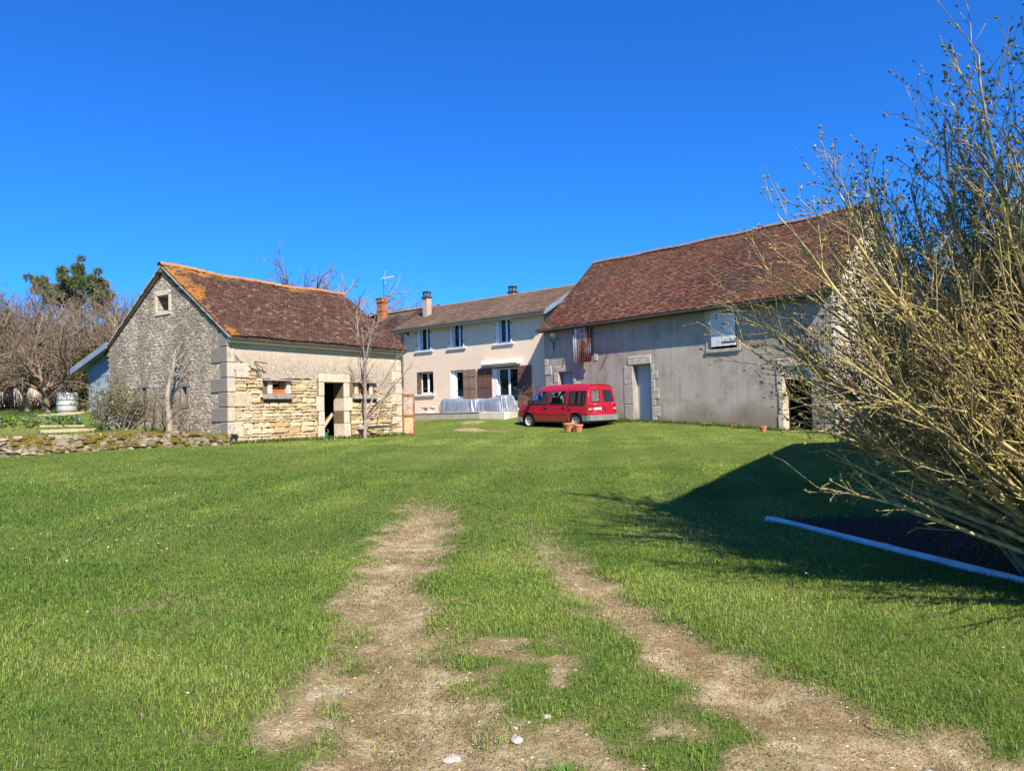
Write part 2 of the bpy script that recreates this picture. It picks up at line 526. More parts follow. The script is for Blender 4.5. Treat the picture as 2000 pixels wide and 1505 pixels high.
M['hbrick'] = stone_mat('terracotta_hollow_brick', [(0, (.45, .14, .05)), (1, (.55, .20, .08))], (.30, .12, .06), .6, .75)
M['terra'] = mottled('terracotta_pot_clay', [(.3, (.46, .16, .075)), (.7, (.58, .23, .12))], 4, .8, .15, 40)
M['soil'] = mottled('dark_garden_soil', [(.3, (.05, .035, .022)), (.7, (.11, .08, .055))], 9, .98, .9, 35, .03)
M['tarp'] = None
M['bark'] = mottled('grey_brown_bark', [(.3, (.10, .08, .06)), (.7, (.24, .20, .155))], 6, .95, .6, 45, .01, stretch=(1, 1, .4))

# ------------------------------------------------------------------ the lie of the land
CP = np.array([(0, 0, 0), (-7, 0, -.02), (7, 0, .0), (0, -6, -.15), (0, 10, .30), (-7, 10, .28), (5, 8.4, .21), (0, 20, .60), (-8.95, 23, .76), (-4.5, 29.9, .73),
    (-15.2, 21.6, .62), (-25, 20, .55), (2.3, 31.2, .80), (0.8, 33.2, .88), (3.4, 30.6, .79), (1.63, 35.4, 1.28), (5.5, 31.4, 1.0), (7.7, 29.1, .83), (11.2, 25.5, .50),
    (9.0, 20.5, .46), (10.5, 15.5, .40), (12, 8, .25), (20, 24, .5), (18, 35, .9), (-1.3, 34.5, 1.14), (-4.5, 37, 1.12), (-8, 44, 1.4), (-10, 35, 1.0), (0, 50, 1.6), (-25, 50, 2.0), (25, 50, 1.2), (20, 0, .1), (-20, 0, -.1)], float)
def _tps(cp, lam):
    n = len(cp); d = np.hypot(cp[:, None, 0] - cp[None, :, 0], cp[:, None, 1] - cp[None, :, 1])
    K = np.where(d > 0, d * d * np.log(d + 1e-9), 0) + lam * np.eye(n)
    Pm = np.c_[np.ones(n), cp[:, :2]]
    A = np.block([[K, Pm], [Pm.T, np.zeros((3, 3))]])
    return np.linalg.solve(A, np.r_[cp[:, 2], 0, 0, 0])
W1 = _tps(CP, 1.0)
GP = np.array([(-9.1, 22.6, 1.05), (-11.5, 22.6, 1.10), (-15.2, 21.6, 1.12), (-22, 20, 1.1), (-12, 25, 1.30), (-14.7, 26.7, 1.52), (-13, 23.5, 1.2), (-17, 29, 1.96), (-15.3, 27.4, 1.9), (-18.8, 31, 1.98), (-20.2, 32, 2.05),
    (-22.4, 34, 2.15), (-18, 25, 1.45), (-20, 28, 1.75), (-30, 30, 2.0), (-30, 45, 2.5), (-15, 45, 2.4), (-40, 60, 3.0), (-26, 24, 1.4)], float)
W2 = _tps(GP, .5)
def _ev(w, cp, x, y):
    x = np.asarray(x, float); y = np.asarray(y, float)
    s = w[-3] + w[-2] * x + w[-1] * y
    for i in range(len(cp)):
        d2 = (x - cp[i, 0]) ** 2 + (y - cp[i, 1]) ** 2
        s = s + w[i] * .5 * d2 * np.log(d2 + 1e-12)
    return s
def hz(x, y):
    return _ev(W1, CP, np.clip(x, -26, 22), np.clip(y, -6, 50))
def hg(x, y):
    return _ev(W2, GP, np.clip(x, -40, -6), np.clip(y, 19, 60))
def hzf(x, y): return float(hz(x, y))
def hgf(x, y): return float(hg(x, y))

LBO, LBA = (-8.95, 23.0), R(57.4)
BAO, BAA = (1.63, 35.4), R(-46.4)
HOO, HOA = (-6.5, 43.3), R(-39.6)
def to_local(o, a, x, y):
    dx = np.asarray(x) - o[0]; dy = np.asarray(y) - o[1]
    return dx * math.cos(a) + dy * math.sin(a), -dx * math.sin(a) + dy * math.cos(a)
def to_world(o, a, x, y, z=0.0):
    return Vector((o[0] + x * math.cos(a) - y * math.sin(a), o[1] + x * math.sin(a) + y * math.cos(a), z))

# wheel tracks worn into the lawn
TR_L = [(-1.25, 11.6), (-1.2, 10.6), (-1.12, 8.64), (-1.08, 7.08), (-.97, 5.84), (-.84, 4.97), (-.70, 4.32), (-.56, 3.65), (-.45, 3.16), (-.3, 2.2), (-.1, 0)]
TR_R = [(0.13, 9.0), (0.19, 8.46), (0.38, 7.24), (0.56, 6.16), (0.78, 5.29), (1.02, 4.54), (1.26, 3.91), (1.5, 3.43), (1.78, 3.07), (2.4, 2.2), (3.2, 1.0)]
def _pdist(x, y, L):
    best = np.full(np.shape(x), 1e9); along = np.zeros(np.shape(x))
    for (x0, y0), (x1, y1) in zip(L[:-1], L[1:]):
        dx, dy = x1 - x0, y1 - y0
        t = np.clip(((x - x0) * dx + (y - y0) * dy) / (dx * dx + dy * dy), 0, 1)
        d = np.hypot(x - x0 - t * dx, y - y0 - t * dy)
        m = d < best
        best = np.where(m, d, best); along = np.where(m, y0 + t * dy, along)
    return best, along
def bare(x, y):
    """0 = full grass, 1 = bare gravelly earth"""
    x = np.asarray(x, float); y = np.asarray(y, float)
    wob = (fbm(x * 1.6, y * 1.6, 5, 4) - .5)
    fine = (fbm(x * 5, y * 5, 9, 3) - .5)
    out = 0
    for L, w0 in ((TR_L, .36), (TR_R, .27)):
        d, al = _pdist(x, y, L)
        w = w0 + .08 * sstep(6.5, 3.2, al)
        end = sstep(max(p[1] for p in L) + .2, max(p[1] for p in L) - 3.4, y)
        out = np.maximum(out, sstep(1.5, .3, d / w + wob * 1.25 + fine * 1.5) * (.12 + .88 * end))
    scuff = sstep(.42, .66, fbm(x * 4.3, y * 4.3, 141, 4)) * np.maximum(sstep(.25, -.15, np.abs(x + .45) - .75) * sstep(5.4, 4.2, y), sstep(3.9, 3.3, y) * sstep(2.0, 1.4, np.abs(x - .2)))
    mid = np.maximum(.95 * scuff, np.maximum(sstep(1, .2, np.hypot((x + 1.02) / .26, (y - 3.7) / .5) + wob + fine * 2), sstep(1, .3, np.hypot((x + .12) / .35, (y - 4.55) / .25) + wob + fine * 2)))
    patch = sstep(.60, .72, fbm(x * .75 + 3, y * .75, 21, 4)) * sstep(-1.1, -1.5, x) * sstep(-4.2, -2.6, x) * sstep(8, 5, y)
    far = sstep(.56, .70, fbm(x * .5, y * .9, 33, 4)) * sstep(2.2, .8, np.abs(x - (y - 33) * .1 + 1.2)) * sstep(29, 32, y) * .7
    return np.clip(np.maximum(np.maximum(out, mid * .80), np.maximum(patch * .35, far)), 0, 1)

def ground_mat():
    t = NT('lawn_and_earth', .97, .1)
    b = t.attr('bare'); v = t.geo()
    g1 = t.noise(v, .55, 5, .65); g2 = t.noise(v, 9, 5, .75); g3 = t.noise(v, 60, 3, .7)
    grass = t.ramp(g1, [(.3, (.10, .15, .026)), (.5, (.14, .19, .036)), (.7, (.185, .22, .05))])
    grass = t.mix(.7, grass, t.ramp(g2, [(.3, (.6, .62, .6)), (.7, (1.35, 1.3, 1.3))]), 'MULTIPLY')
    e1 = t.noise(v, 3.2, 6, .75); e2 = t.noise(v, 34, 5, .8)
    earth = t.ramp(e1, [(.3, (.22, .155, .075)), (.46, (.35, .26, .135)), (.56, (.50, .39, .225)), (.68, (.70, .59, .40))])
    earth = t.mix(.75, earth, t.ramp(e2, [(.3, (.55, .52, .5)), (.7, (1.35, 1.33, 1.3))]), 'MULTIPLY')
    k = t.fr(t.math('ADD', b.outputs['Fac'], t.math('MULTIPLY', t.math('SUBTRACT', g2, .5), 1.5)), .20, .80)
    c = t.mix(k, t.mix(t.fr(b.outputs['Fac'], .1, .5), grass, (.20, .185, .075)), earth)
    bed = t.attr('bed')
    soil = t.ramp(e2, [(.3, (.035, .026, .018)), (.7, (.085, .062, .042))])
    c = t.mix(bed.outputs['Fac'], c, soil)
    t.color(c)
    t.bump(t.math('ADD', t.math('MULTIPLY', e2, 1.0), g3), .9, .03)
    return t.m
M['ground'] = ground_mat()

# planting bed to the right of the white pipe
PIPE = [(2.93, 8.62), (3.02, 8.55), (3.12, 8.36), (3.4, 7.5), (3.68, 6.65), (3.96, 5.8), (4.3, 4.75), (4.6, 3.9)]
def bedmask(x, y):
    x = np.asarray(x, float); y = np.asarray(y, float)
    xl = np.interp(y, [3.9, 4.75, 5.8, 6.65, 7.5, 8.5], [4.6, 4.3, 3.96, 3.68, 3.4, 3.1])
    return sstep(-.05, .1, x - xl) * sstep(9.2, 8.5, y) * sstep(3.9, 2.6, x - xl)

def grid(xs, ys, fz, keep=None):
    X, Y = np.meshgrid(xs, ys); Z = fz(X, Y)
    nx, ny = len(xs), len(ys)
    V = np.c_[X.ravel(), Y.ravel(), Z.ravel()]
    i = np.arange(nx - 1)[None, :] + nx * np.arange(ny - 1)[:, None]
    F = np.stack([i, i + 1, i + 1 + nx, i + nx], -1).reshape(-1, 4)
    if keep is not None:
        cx = V[F].mean(1)
        F = F[keep(cx[:, 0], cx[:, 1])]
    return V, F
def spaced(a, b, f):
    o = [a]
    while o[-1] < b: o.append(o[-1] + f(o[-1]))
    return o
xs = np.array([-900, -400, -200, -100, -60, -40, -30, -24] + list(np.arange(-20, -6, .3)) + list(np.arange(-6, 6, .09)) + list(np.arange(6, 18, .3)) + [19, 22, 28, 40, 60, 100, 200, 400, 900.])
ys = np.array([-300, -100, -40, -15, -6, -2, 0, 1] + spaced(1.8, 48, lambda y: max(.07, .013 * y)) + [52, 58, 70, 100, 160, 300, 600, 1400.])
def gz(X, Y):
    micro = (fbm(X * .8, Y * .8, 3, 3) - .5) * .05
    d1, _ = _pdist(X, Y, TR_L); d2, _ = _pdist(X, Y, TR_R)
    rut = -.055 * sstep(.5, .1, np.minimum(d1, d2)) * (Y < 12)
    near = (np.abs(X) < 26) & (Y < 48)
    return hz(X, Y) + np.where(near, micro + rut, 0)
V, F = grid(xs, ys, gz)
me = arr_mesh('ground', V, F, smooth=True)
at = me.attributes.new('bare', 'FLOAT', 'POINT'); at.data.foreach_set('value', bare(V[:, 0], V[:, 1]).astype(np.float32))
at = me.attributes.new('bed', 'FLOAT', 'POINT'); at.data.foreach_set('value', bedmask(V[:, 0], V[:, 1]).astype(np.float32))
tag(link('ground', me, None, M['ground']), 'mown green lawn with two worn earth wheel tracks', kind='structure')

# raised garden behind the low dry stone wall
WALL = [(-8.80, 22.78), (-9.1, 22.6), (-11.0, 22.75), (-12.7, 22.75), (-15.2, 21.6), (-18.5, 20.4), (-22, 19.2)]
def wall_y(x): return np.interp(np.asarray(x, float), [p[0] for p in WALL[::-1]], [p[1] for p in WALL[::-1]])
def garden_keep(x, y):
    lx, ly = to_local(LBO, LBA, x, y)
    return (y > wall_y(x) + .12) & (x < -8.7) & ((lx < .25) | (ly > 6.55))
def garden_mat():
    t = NT('garden_turf', .97, .1)
    v = t.geo(); g1 = t.noise(v, .6, 5, .7); g2 = t.noise(v, 12, 5, .75)
    c = t.ramp(g1, [(.30, (.08, .13, .02)), (.50, (.12, .17, .03)), (.60, (.18, .165, .06)), (.70, (.22, .165, .10))])
    c = t.mix(.7, c, t.ramp(g2, [(.3, (.6, .6, .6)), (.7, (1.35, 1.35, 1.35))]), 'MULTIPLY')
    t.color(c); t.bump(g2, .9, .04); return t.m
M['garden'] = garden_mat()
gx = np.array([-300, -150, -80, -55, -40] + list(np.arange(-32, -8.4, .22)))
gy = np.array(list(np.arange(18.6, 40, .22)) + [44, 50, 60, 90, 160, 320])
V, F = grid(gx, gy, lambda X, Y: hg(X, Y) + (fbm(X * .9, Y * .9, 8, 3) - .5) * .12, garden_keep)
tag(link('terrain', arr_mesh('garden', V, F, smooth=True), None, M['garden']), 'raised kitchen garden turf behind the low stone wall', kind='structure')
#%%PART3
# ------------------------------------------------------------------ building helpers
def wall_g(g, P, a0, a1, z0, z1, d0, d1, holes=(), ends=True):
    """a wall slab with rectangular openings; P(a, d, z) maps along / depth / height to a point"""
    As = sorted({a0, a1, *[h[0] for h in holes], *[h[1] for h in holes]})
    Zs = sorted({z0, z1, *[h[2] for h in holes], *[h[3] for h in holes]})
    def inh(a, z): return any(h[0] < a < h[1] and h[2] < z < h[3] for h in holes)
    for i in range(len(As) - 1):
        for j in range(len(Zs) - 1):
            p, q, r, s = As[i], As[i + 1], Zs[j], Zs[j + 1]
            if inh((p + q) / 2, (r + s) / 2): continue
            g.quad(P(p, d0, r), P(q, d0, r), P(q, d0, s), P(p, d0, s))
            g.quad(P(p, d1, r), P(p, d1, s), P(q, d1, s), P(q, d1, r))
    for (p, q, r, s) in holes:
        g.quad(P(p, d0, r), P(p, d0, s), P(p, d1, s), P(p, d1, r))
        g.quad(P(q, d0, r), P(q, d1, r), P(q, d1, s), P(q, d0, s))
        g.quad(P(p, d0, s), P(q, d0, s), P(q, d1, s), P(p, d1, s))
        g.quad(P(p, d0, r), P(p, d1, r), P(q, d1, r), P(q, d0, r))
    if ends:
        g.quad(P(a0, d0, z0), P(a0, d0, z1), P(a0, d1, z1), P(a0, d1, z0))
        g.quad(P(a1, d0, z0), P(a1, d1, z0), P(a1, d1, z1), P(a1, d0, z1))
        g.quad(P(a0, d0, z1), P(a1, d0, z1), P(a1, d1, z1), P(a0, d1, z1))
    return g
PX = lambda a, d, z: (a, d, z)                   # wall along x, facing -y

def pick(pal, u):
    return np.array(pal)[np.minimum((u * len(pal)).astype(int), len(pal) - 1)]

def tile_field(name, parent, L, W, tw, gauge, surf, colf, lift=.022, jit=.006, mat=None, seed=1):
    """courses of clay tiles. surf(s, r, h) -> xyz arrays for length s, distance r up the slope, height h above the deck"""
    q = np.random.default_rng(seed)
    nrow = int(W / gauge); ncol = int(L / tw) + 1
    rr, cc = np.meshgrid(np.arange(nrow), np.arange(ncol), indexing='ij')
    rr = rr.ravel(); cc = cc.ravel(); n = len(rr)
    off = (rr % 2) * .5 + (q.random(nrow) * .25)[rr]
    s0 = (cc + off - .75) * tw + q.normal(0, .004, n); s1 = s0 + tw - .004
    s0 = np.clip(s0, 0, L); s1 = np.clip(s1, 0, L)
    ok = s1 - s0 > .02
    s0, s1, rr = s0[ok], s1[ok], rr[ok]; n = len(s0)
    r0 = rr * gauge + q.normal(0, jit, n); r1 = np.minimum(r0 + gauge * 1.55, W)
    h0 = lift + np.abs(q.normal(0, jit, n)); tl = q.normal(0, jit * .7, n)
    hu = np.full(n, .004)
    A = [surf(s0, r0, h0 + tl), surf(s1, r0, h0 - tl), surf(s1, r1, hu), surf(s0, r1, hu), surf(s0, r0, h0 * 0 - .002), surf(s1, r0, h0 * 0 - .002)]
    V = np.stack(A, 1).reshape(-1, 3)
    b = np.arange(n)[:, None] * 6
    F = np.concatenate([b + np.array([[0, 1, 2, 3]]), b + np.array([[4, 5, 1, 0]])])
    T = np.concatenate([b + np.array([[4, 0, 3, 3]]), b + np.array([[1, 5, 2, 2]])])
    col = colf((s0 + s1) / 2, r0, q.random(n), q)
    me = arr_mesh(name, V, F, np.repeat(col, 6, 0))
    return tag(link(name, me, parent, mat or M['tile']), kind='stuff')

def stone_mesh(w, h, d, seed, jit=.10, ch=.018):
    """one irregular block: front at y=0, back at y=d, centred in x, z from 0 to h"""
    q = random.Random(seed)
    c = min(w, h) * q.uniform(.10, .28)
    j = lambda s: q.uniform(-1, 1) * s
    pts = [(-w / 2, c), (-w / 2 + c, 0), (j(w * .2), j(h * jit * .5)), (w / 2 - c, 0), (w / 2, c), (w / 2, h - c), (w / 2 - c * q.uniform(.5, 1.2), h), (j(w * .2), h + j(h * jit * .5)), (-w / 2 + c * q.uniform(.5, 1.2), h), (-w / 2, h - c)]
    pts = [(x + j(min(w, h) * jit * .5), z + j(h * jit * .5)) for x, z in pts]
    g = G(); k = len(pts); mx = sum(p[0] for p in pts) / k; mz = sum(p[1] for p in pts) / k
    ins = [(x + (mx - x) / max(abs(mx - x) + abs(mz - z), .01) * ch * 1.2, z + (mz - z) / max(abs(mx - x) + abs(mz - z), .01) * ch * 1.2) for x, z in pts]
    g.v = [(x, d, z) for x, z in pts] + [(x, ch + j(.004), z) for x, z in pts] + [(x, j(.006), z) for x, z in ins] + [(mx, -.004 + j(.008), mz)]
    for a in range(2):
        for i in range(k):
            l = (i + 1) % k
            g.f.append((a * k + i, a * k + l, (a + 1) * k + l, (a + 1) * k + i))
    for i in range(k): g.f.append((2 * k + i, 2 * k + (i + 1) % k, 3 * k))
    me = g.mesh('stone')
    bm = bmesh.new(); bm.from_mesh(me); bmesh.ops.recalc_face_normals(bm, faces=bm.faces); bm.to_mesh(me); bm.free()
    return me
STONES = {}
def place_stone(parent, mat, name, x, y, z, w, h, d=.12, rz=0.0, jit=.10, ch=.018):
    key = (mat, rng.randrange(26), jit, ch)
    if key not in STONES:
        STONES[key] = stone_mesh(.3, .13, .12, hash(key[1]) + 31, jit, ch); STONES[key].materials.append(M[mat])
    o = bpy.data.objects.new(name, STONES[key]); COL.objects.link(o)
    o.parent = parent; o.location = (x, y, z); o.rotation_euler = (0, 0, rz)
    o.scale = (w / .3, d / .12, h / .13)
    return o
def block(parent, name, mat, x0, x1, y0, y1, z0, z1, c=.012):
    """dressed stone block, slightly uneven"""
    j = lambda: rng.uniform(-.006, .006)
    return G().cbox(x0 + j(), x1 + j(), y0 + j(), y1, z0 + .004, z1 - .006 + j() * .5, c).build(name, M[mat], parent)
def planks(parent, name, mat, n, x0, x1, y, t, z0, z1, gap=.006, ragged=0.0):
    w = (x1 - x0) / n
    me = G().cbox(gap / 2, w - gap / 2, 0, t, 0, z1 - z0, .004).mesh('plank'); me.materials.append(M[mat])
    for i in range(n):
        o = bpy.data.objects.new(name, me); COL.objects.link(o); o.parent = parent
        o.location = (x0 + i * w, y + rng.uniform(-.003, .003), z0 + rng.uniform(-ragged, ragged))

# ------------------------------------------------------------------ the stone outbuilding
lb = thing('stone_outbuilding', 'small limestone outbuilding with a sagging orange-lichened tiled roof and dark open doorway', 'outbuilding', (LBO[0], LBO[1], 0), LBA)
LBL, LBW, ZE, ZR = 8.2, 6.8, 4.36, 6.86
SL = (ZR - ZE) / (LBW / 2)
holes = [(4.02, 5.0, .3, 2.79), (1.74, 2.34, 2.36, 2.8), (5.76, 6.36, 2.34, 2.8)]
lw = wall_g(G(), PX, 0.02, LBL, .1, ZE, .03, .55, holes).build('wall', M['mortar'], lb)
# plaster skin with a ragged lower edge
g = G(); xsn = list(np.arange(.05, LBL - .02, .14)) + [LBL - .02]
def low_edge(x):
    base = 2.90 if x > 1.6 else 2.86 + (1.6 - x) * .55
    if 1.2 < x < 2.6: base = 2.87
    if 3.7 < x < 5.4: base = 3.13
    if x > 6.5: base = 2.6 - .25 * (x - 6.5)
    return base + (mnoise.noise(Vector((x * 3, 3.3, 0))) * .13 if not 3.7 < x < 5.4 else 0)
for a, b in zip(xsn[:-1], xsn[1:]):
    la, lb_ = low_edge(a), low_edge(b)
    g.quad((a, -.012, la), (b, -.012, lb_), (b, -.016, ZE), (a, -.016, ZE))
    g.quad((a, -.012, la), (a, .04, la - .02), (b, .04, lb_ - .02), (b, -.012, lb_))
g.build('plaster', M['plaster'], lw, fix=False)
# courses of stone
z = .62; cnt = 0; course = []
while z < 3.66:
    h = rng.choice((.085, .10, .11, .12, .135)) if not 1.05 < z < 1.25 and not 2.0 < z < 2.2 else .19
    x = .30
    while x < LBL - .35:
        w = rng.uniform(.17, .56) * (1.15 if h > .15 else 1)
        x1 = x + w
        mid = x + w / 2
        blk = None
        for (p, q_) in ((3.72, 5.36),): 
            if z < 3.1 and x1 > p and x < q_: blk = (p, q_)
        for (p, q_) in ((1.36, 2.52), (5.42, 6.72)):
            if z + h > 2.2 and z < 2.9 and x1 > p and x < q_: blk = (p, q_)
        if blk:
            if x < blk[0] - .12: x1 = blk[0] - .008; w = x1 - x; mid = x + w / 2
            else: x = blk[1] + .008; continue
        if z + h * .6 < low_edge(mid) and x1 < LBL + .1:
            course.append((mid, -.02 + rng.uniform(-.016, .018), z + rng.uniform(-.008, .008), w - rng.uniform(.012, .03), h - rng.uniform(.010, .024)))
        x = x1
    z += h
course.sort(key=lambda c: -c[3] * c[4])
infill = G()
for i, (x, y, z, w, h) in enumerate(course):
    o = place_stone(lw, 'stone', 'stone', x, y, z, w, h, .12, jit=.24, ch=.020)
    if i >= 296:                                  # the smallest stones are joined
        n0 = len(infill.v); infill.v += [(v.co.x * o.scale[0] + x, v.co.y + y, v.co.z * o.scale[2] + z) for v in o.data.vertices]
        infill.f += [tuple(n0 + k for k in p.vertices) for p in o.data.polygons]; bpy.data.objects.remove(o)
if infill.v: tag(infill.build('small_stones', M['stone'], lw), kind='stuff')
# corner stones at the near gable corner
zq = [.55, 1.0, 1.48, 1.95, 2.42, 2.88, 3.36, 3.86, 4.34]
fx = [.26, .58, .28, .86, .30, .80, .28, .78]; gy_ = [.20, .32, .78, .42, .80, .32, .78, .34]
for i in range(8):
    block(lw, 'quoin', 'quoin', -.035, fx[i], -.035, gy_[i], zq[i], zq[i + 1] - .008, .02)
for i, (w, zz) in enumerate(zip((.3, .55, .28, .6, .3, .55, .3, .62), [.6, 1.05, 1.5, 1.95, 2.4, 2.85, 3.3, 3.78])):
    block(lw, 'quoin', 'jamb', LBL - w, LBL + .02, -.03, .4, zz, zz + (.44 if i < 7 else .5), .02)
# doorway
for x0, x1, z0, z1 in ((3.72, 4.02, .5, 1.25), (3.76, 4.02, 1.25, 1.75), (3.66, 4.02, 1.75, 2.3), (3.78, 4.02, 2.3, 2.8), (5.0, 5.30, .5, 1.3), (5.0, 5.26, 1.3, 1.75), (5.0, 5.42, 1.75, 2.25), (5.0, 5.28, 2.25, 2.8)):
    block(lw, 'door_jamb', 'jamb', x0, x1, -.03, .555, z0, z1, .02)
block(lw, 'door_lintel', 'jamb', 3.78, 5.32, -.032, .5, 2.80, 3.12, .02)
block(lw, 'threshold', 'jamb', 3.98, 5.04, -.06, .5, .55, .755, .02)
# small bricked-up windows
for x0, x1, wide in ((1.74, 2.34, (1.34, 2.50)), (5.76, 6.36, (5.46, 6.68))):
    block(lw, 'window_lintel', 'lintelgrey', wide[0], wide[1], -.14, .2, 2.80, 2.865, .012)
    block(lw, 'window_sill', 'lintelgrey', wide[0], wide[1], -.13, .2, 2.19, 2.355, .015)
    block(lw, 'window_jamb', 'jamb', x0 - .19, x0, -.02, .3, 2.36, 2.80, .015)
    block(lw, 'window_jamb', 'jamb', x1, x1 + .17, -.02, .3, 2.36, 2.80, .015)
    zz = 2.362
    for k in range(5):
        broken = (x0 < 2)
        if broken and k > 1:
            G().cbox(x1 - .2, x1 - .01, .10, .25, zz, zz + .08, .008).build('brick', M['hbrick'], lw)
            if k != 3:
                G().cbox(-.15, .15, -.06, .06, 0, .075, .008).build('brick', M['hbrick'], lw, loc=(x0 + .2, .17, zz), rot=(.1, rng.uniform(-.3, .3), rng.uniform(-.3, .3)))
        else:
            G().cbox(x0 + .005, (x0 + x1) / 2, .10, .25, zz, zz + .08, .008).build('brick', M['hbrick'], lw)
            G().cbox((x0 + x1) / 2 + .008, x1 - .005, .10, .25, zz, zz + .08, .008).build('brick', M['hbrick'], lw)
        zz += .087
block(lw, 'bracket_stone', 'lintelgrey', 5.62, 6.02, -.22, .1, 1.04, 1.20, .02)
G().tube([(1.02, -.02, 3.42), (1.02, -.2, 3.40), (1.34, -.24, 3.36)], .018, 6).tube([(1.1, -.03, 3.36), (1.18, -.2, 3.2), (1.24, -.2, 3.02)], .012, 6).build('iron_hook', M['iron'], lw)
# gable wall
def PG(a, d, z): return (d, a, z)
gh = [(3.08, 3.70, 5.30, 5.82), (2.12, 2.36, 2.14, 2.66), (4.46, 4.72, 2.2, 2.72)]
g = wall_g(G(), PG, .02, LBW, .1, ZE, 0, .5, [gh[1], gh[2]])
def rakez(y): return ZE + SL * min(y, LBW - y)
ysn = sorted({.02, 3.08, 3.4, 3.70, LBW} | {round(.02 + i * .4, 2) for i in range(17)})
for a, b in zip(ysn[:-1], ysn[1:]):
    za, zb = rakez(a), rakez(b)
    if 3.08 <= a and b <= 3.70:
        g.quad(PG(a, 0, ZE), PG(b, 0, ZE), PG(b, 0, 5.30), PG(a, 0, 5.30)); g.quad(PG(a, 0, 5.82), PG(b, 0, 5.82), PG(b, 0, zb), PG(a, 0, za))
    else:
        g.quad(PG(a, 0, ZE), PG(b, 0, ZE), PG(b, 0, zb), PG(a, 0, za)) if zb > ZE and za > ZE else g.tri(PG(a, 0, ZE), PG(b, 0, ZE), PG(a if za > zb else b, 0, max(za, zb)))
p, q_, r_, s_ = gh[0]
for A, B, C_, D in (((p, r_), (p, s_), 0, 0), ((q_, r_), (q_, s_), 0, 0), ((p, s_), (q_, s_), 0, 0), ((p, r_), (q_, r_), 0, 0)):
    g.quad(PG(A[0], 0, A[1]), PG(B[0], 0, B[1]), PG(B[0], .5, B[1]), PG(A[0], .5, A[1]))
gw = g.build('gable_wall', M['rubble'], lb)
# relief of the rubble: many small stones just proud of the render
Vs, Fs = [], []
zz = 1.0
q = np.random.default_rng(5)
while zz < ZR:
    hh = q.uniform(.07, .13); y = .05
    while y < LBW:
        w = q.uniform(.09, .30)
        cyy, czz = y + w / 2, zz + hh / 2
        y += w + q.uniform(0, .05)
        if czz > rakez(cyy) - .12 or q.random() < .25: continue
        if any(a - .16 < cyy < b + .16 and c - .12 < czz < d + .12 for a, b, c, d in gh): continue
        if cyy < .86: continue
        n0 = len(Vs); k = 7
        ph = q.random() * 6
        e = q.uniform(.002, .010)
        for m in range(k):
            a = ph + m * 2 * math.pi / k; rr_ = q.uniform(.78, 1.08)
            Vs.append((.0, cyy + math.cos(a) * w * .55 * rr_, czz + math.sin(a) * hh * .55 * rr_))
        for m in range(k):
            v0 = Vs[n0 + m]
            Vs.append((-e + q.normal(0, .004), cyy + (v0[1] - cyy) * .72, czz + (v0[2] - czz) * .72))
        for m in range(k):
            l = (m + 1) % k
            Fs.append((n0 + m, n0 + k + m, n0 + k + l, n0 + l))
        Vs.append((-e - .004, cyy, czz))
        for m in range(k): Fs.append((n0 + k + m, n0 + 2 * k, n0 + 2 * k, n0 + k + (m + 1) % k)[:2] + (n0 + k + (m + 1) % k,))
    zz += hh
me = bpy.data.meshes.new('rubble'); me.from_pydata(Vs, [], Fs); me.update()
tag(link('rubble_stone', me, gw, M['rubble']), kind='stuff')
for x0, x1, z0, z1 in ((3.72, 3.86, 5.22, 5.92), (2.94, 3.06, 5.22, 5.92), (2.94, 3.86, 5.16, 5.295), (2.94, 3.86, 5.83, 5.99)):
    G().cbox(-.035, .3, x0, x1, z0, z1, .012).build('window_surround', M['jamb'], gw)
for a, b, c, d in gh[1:]:
    G().cbox(-.02, .1, a - .14, a - .005, c, d, .012).build('slit_surround', M['quoin'], gw)
    G().cbox(-.02, .1, b + .005, b + .14, c, d, .012).build('slit_surround', M['quoin'], gw)
    G().cbox(-.03, .1, a - .22, b + .22, d + .005, d + .16, .015).build('slit_surround', M['quoin'], gw)
    G().cbox(-.025, .1, a - .2, b + .2, c - .18, c - .005, .015).build('slit_surround', M['quoin'], gw)
    for k in range(4):
        G().cbox(.12, .24, a + .005, b - .005, c + .005 + k * .1, c + .095 + k * .1, .008).build('brick', M['brick'], gw)
G().cbox(-.05, .3, 6.3, 6.83, 1.35, 2.05, .04).build('quoin', M['jamb'], gw)
# the hidden sides and the floor
g = G()
wall_g(g, PX, .5, LBL, .1, ZE, LBW - .5, LBW, ())
wall_g(g, PG, .6, LBW - .5, .1, ZE, LBL - .5, LBL - .01, ())
g.tri((LBL - .01, .02, ZE), (LBL - .01, LBW, ZE), (LBL - .01, LBW / 2, ZR)).quad((.5, .5, .72), (LBL - .4, .5, .72), (LBL - .4, LBW - .4, .72), (.5, LBW - .4, .72))
g.build('rear_wall', M['rubble'], lb)
G().box(-.02, LBL + .06, -.19, -.02, ZE - .36, ZE - .215).build('eave_board', M['fascia'], lb)
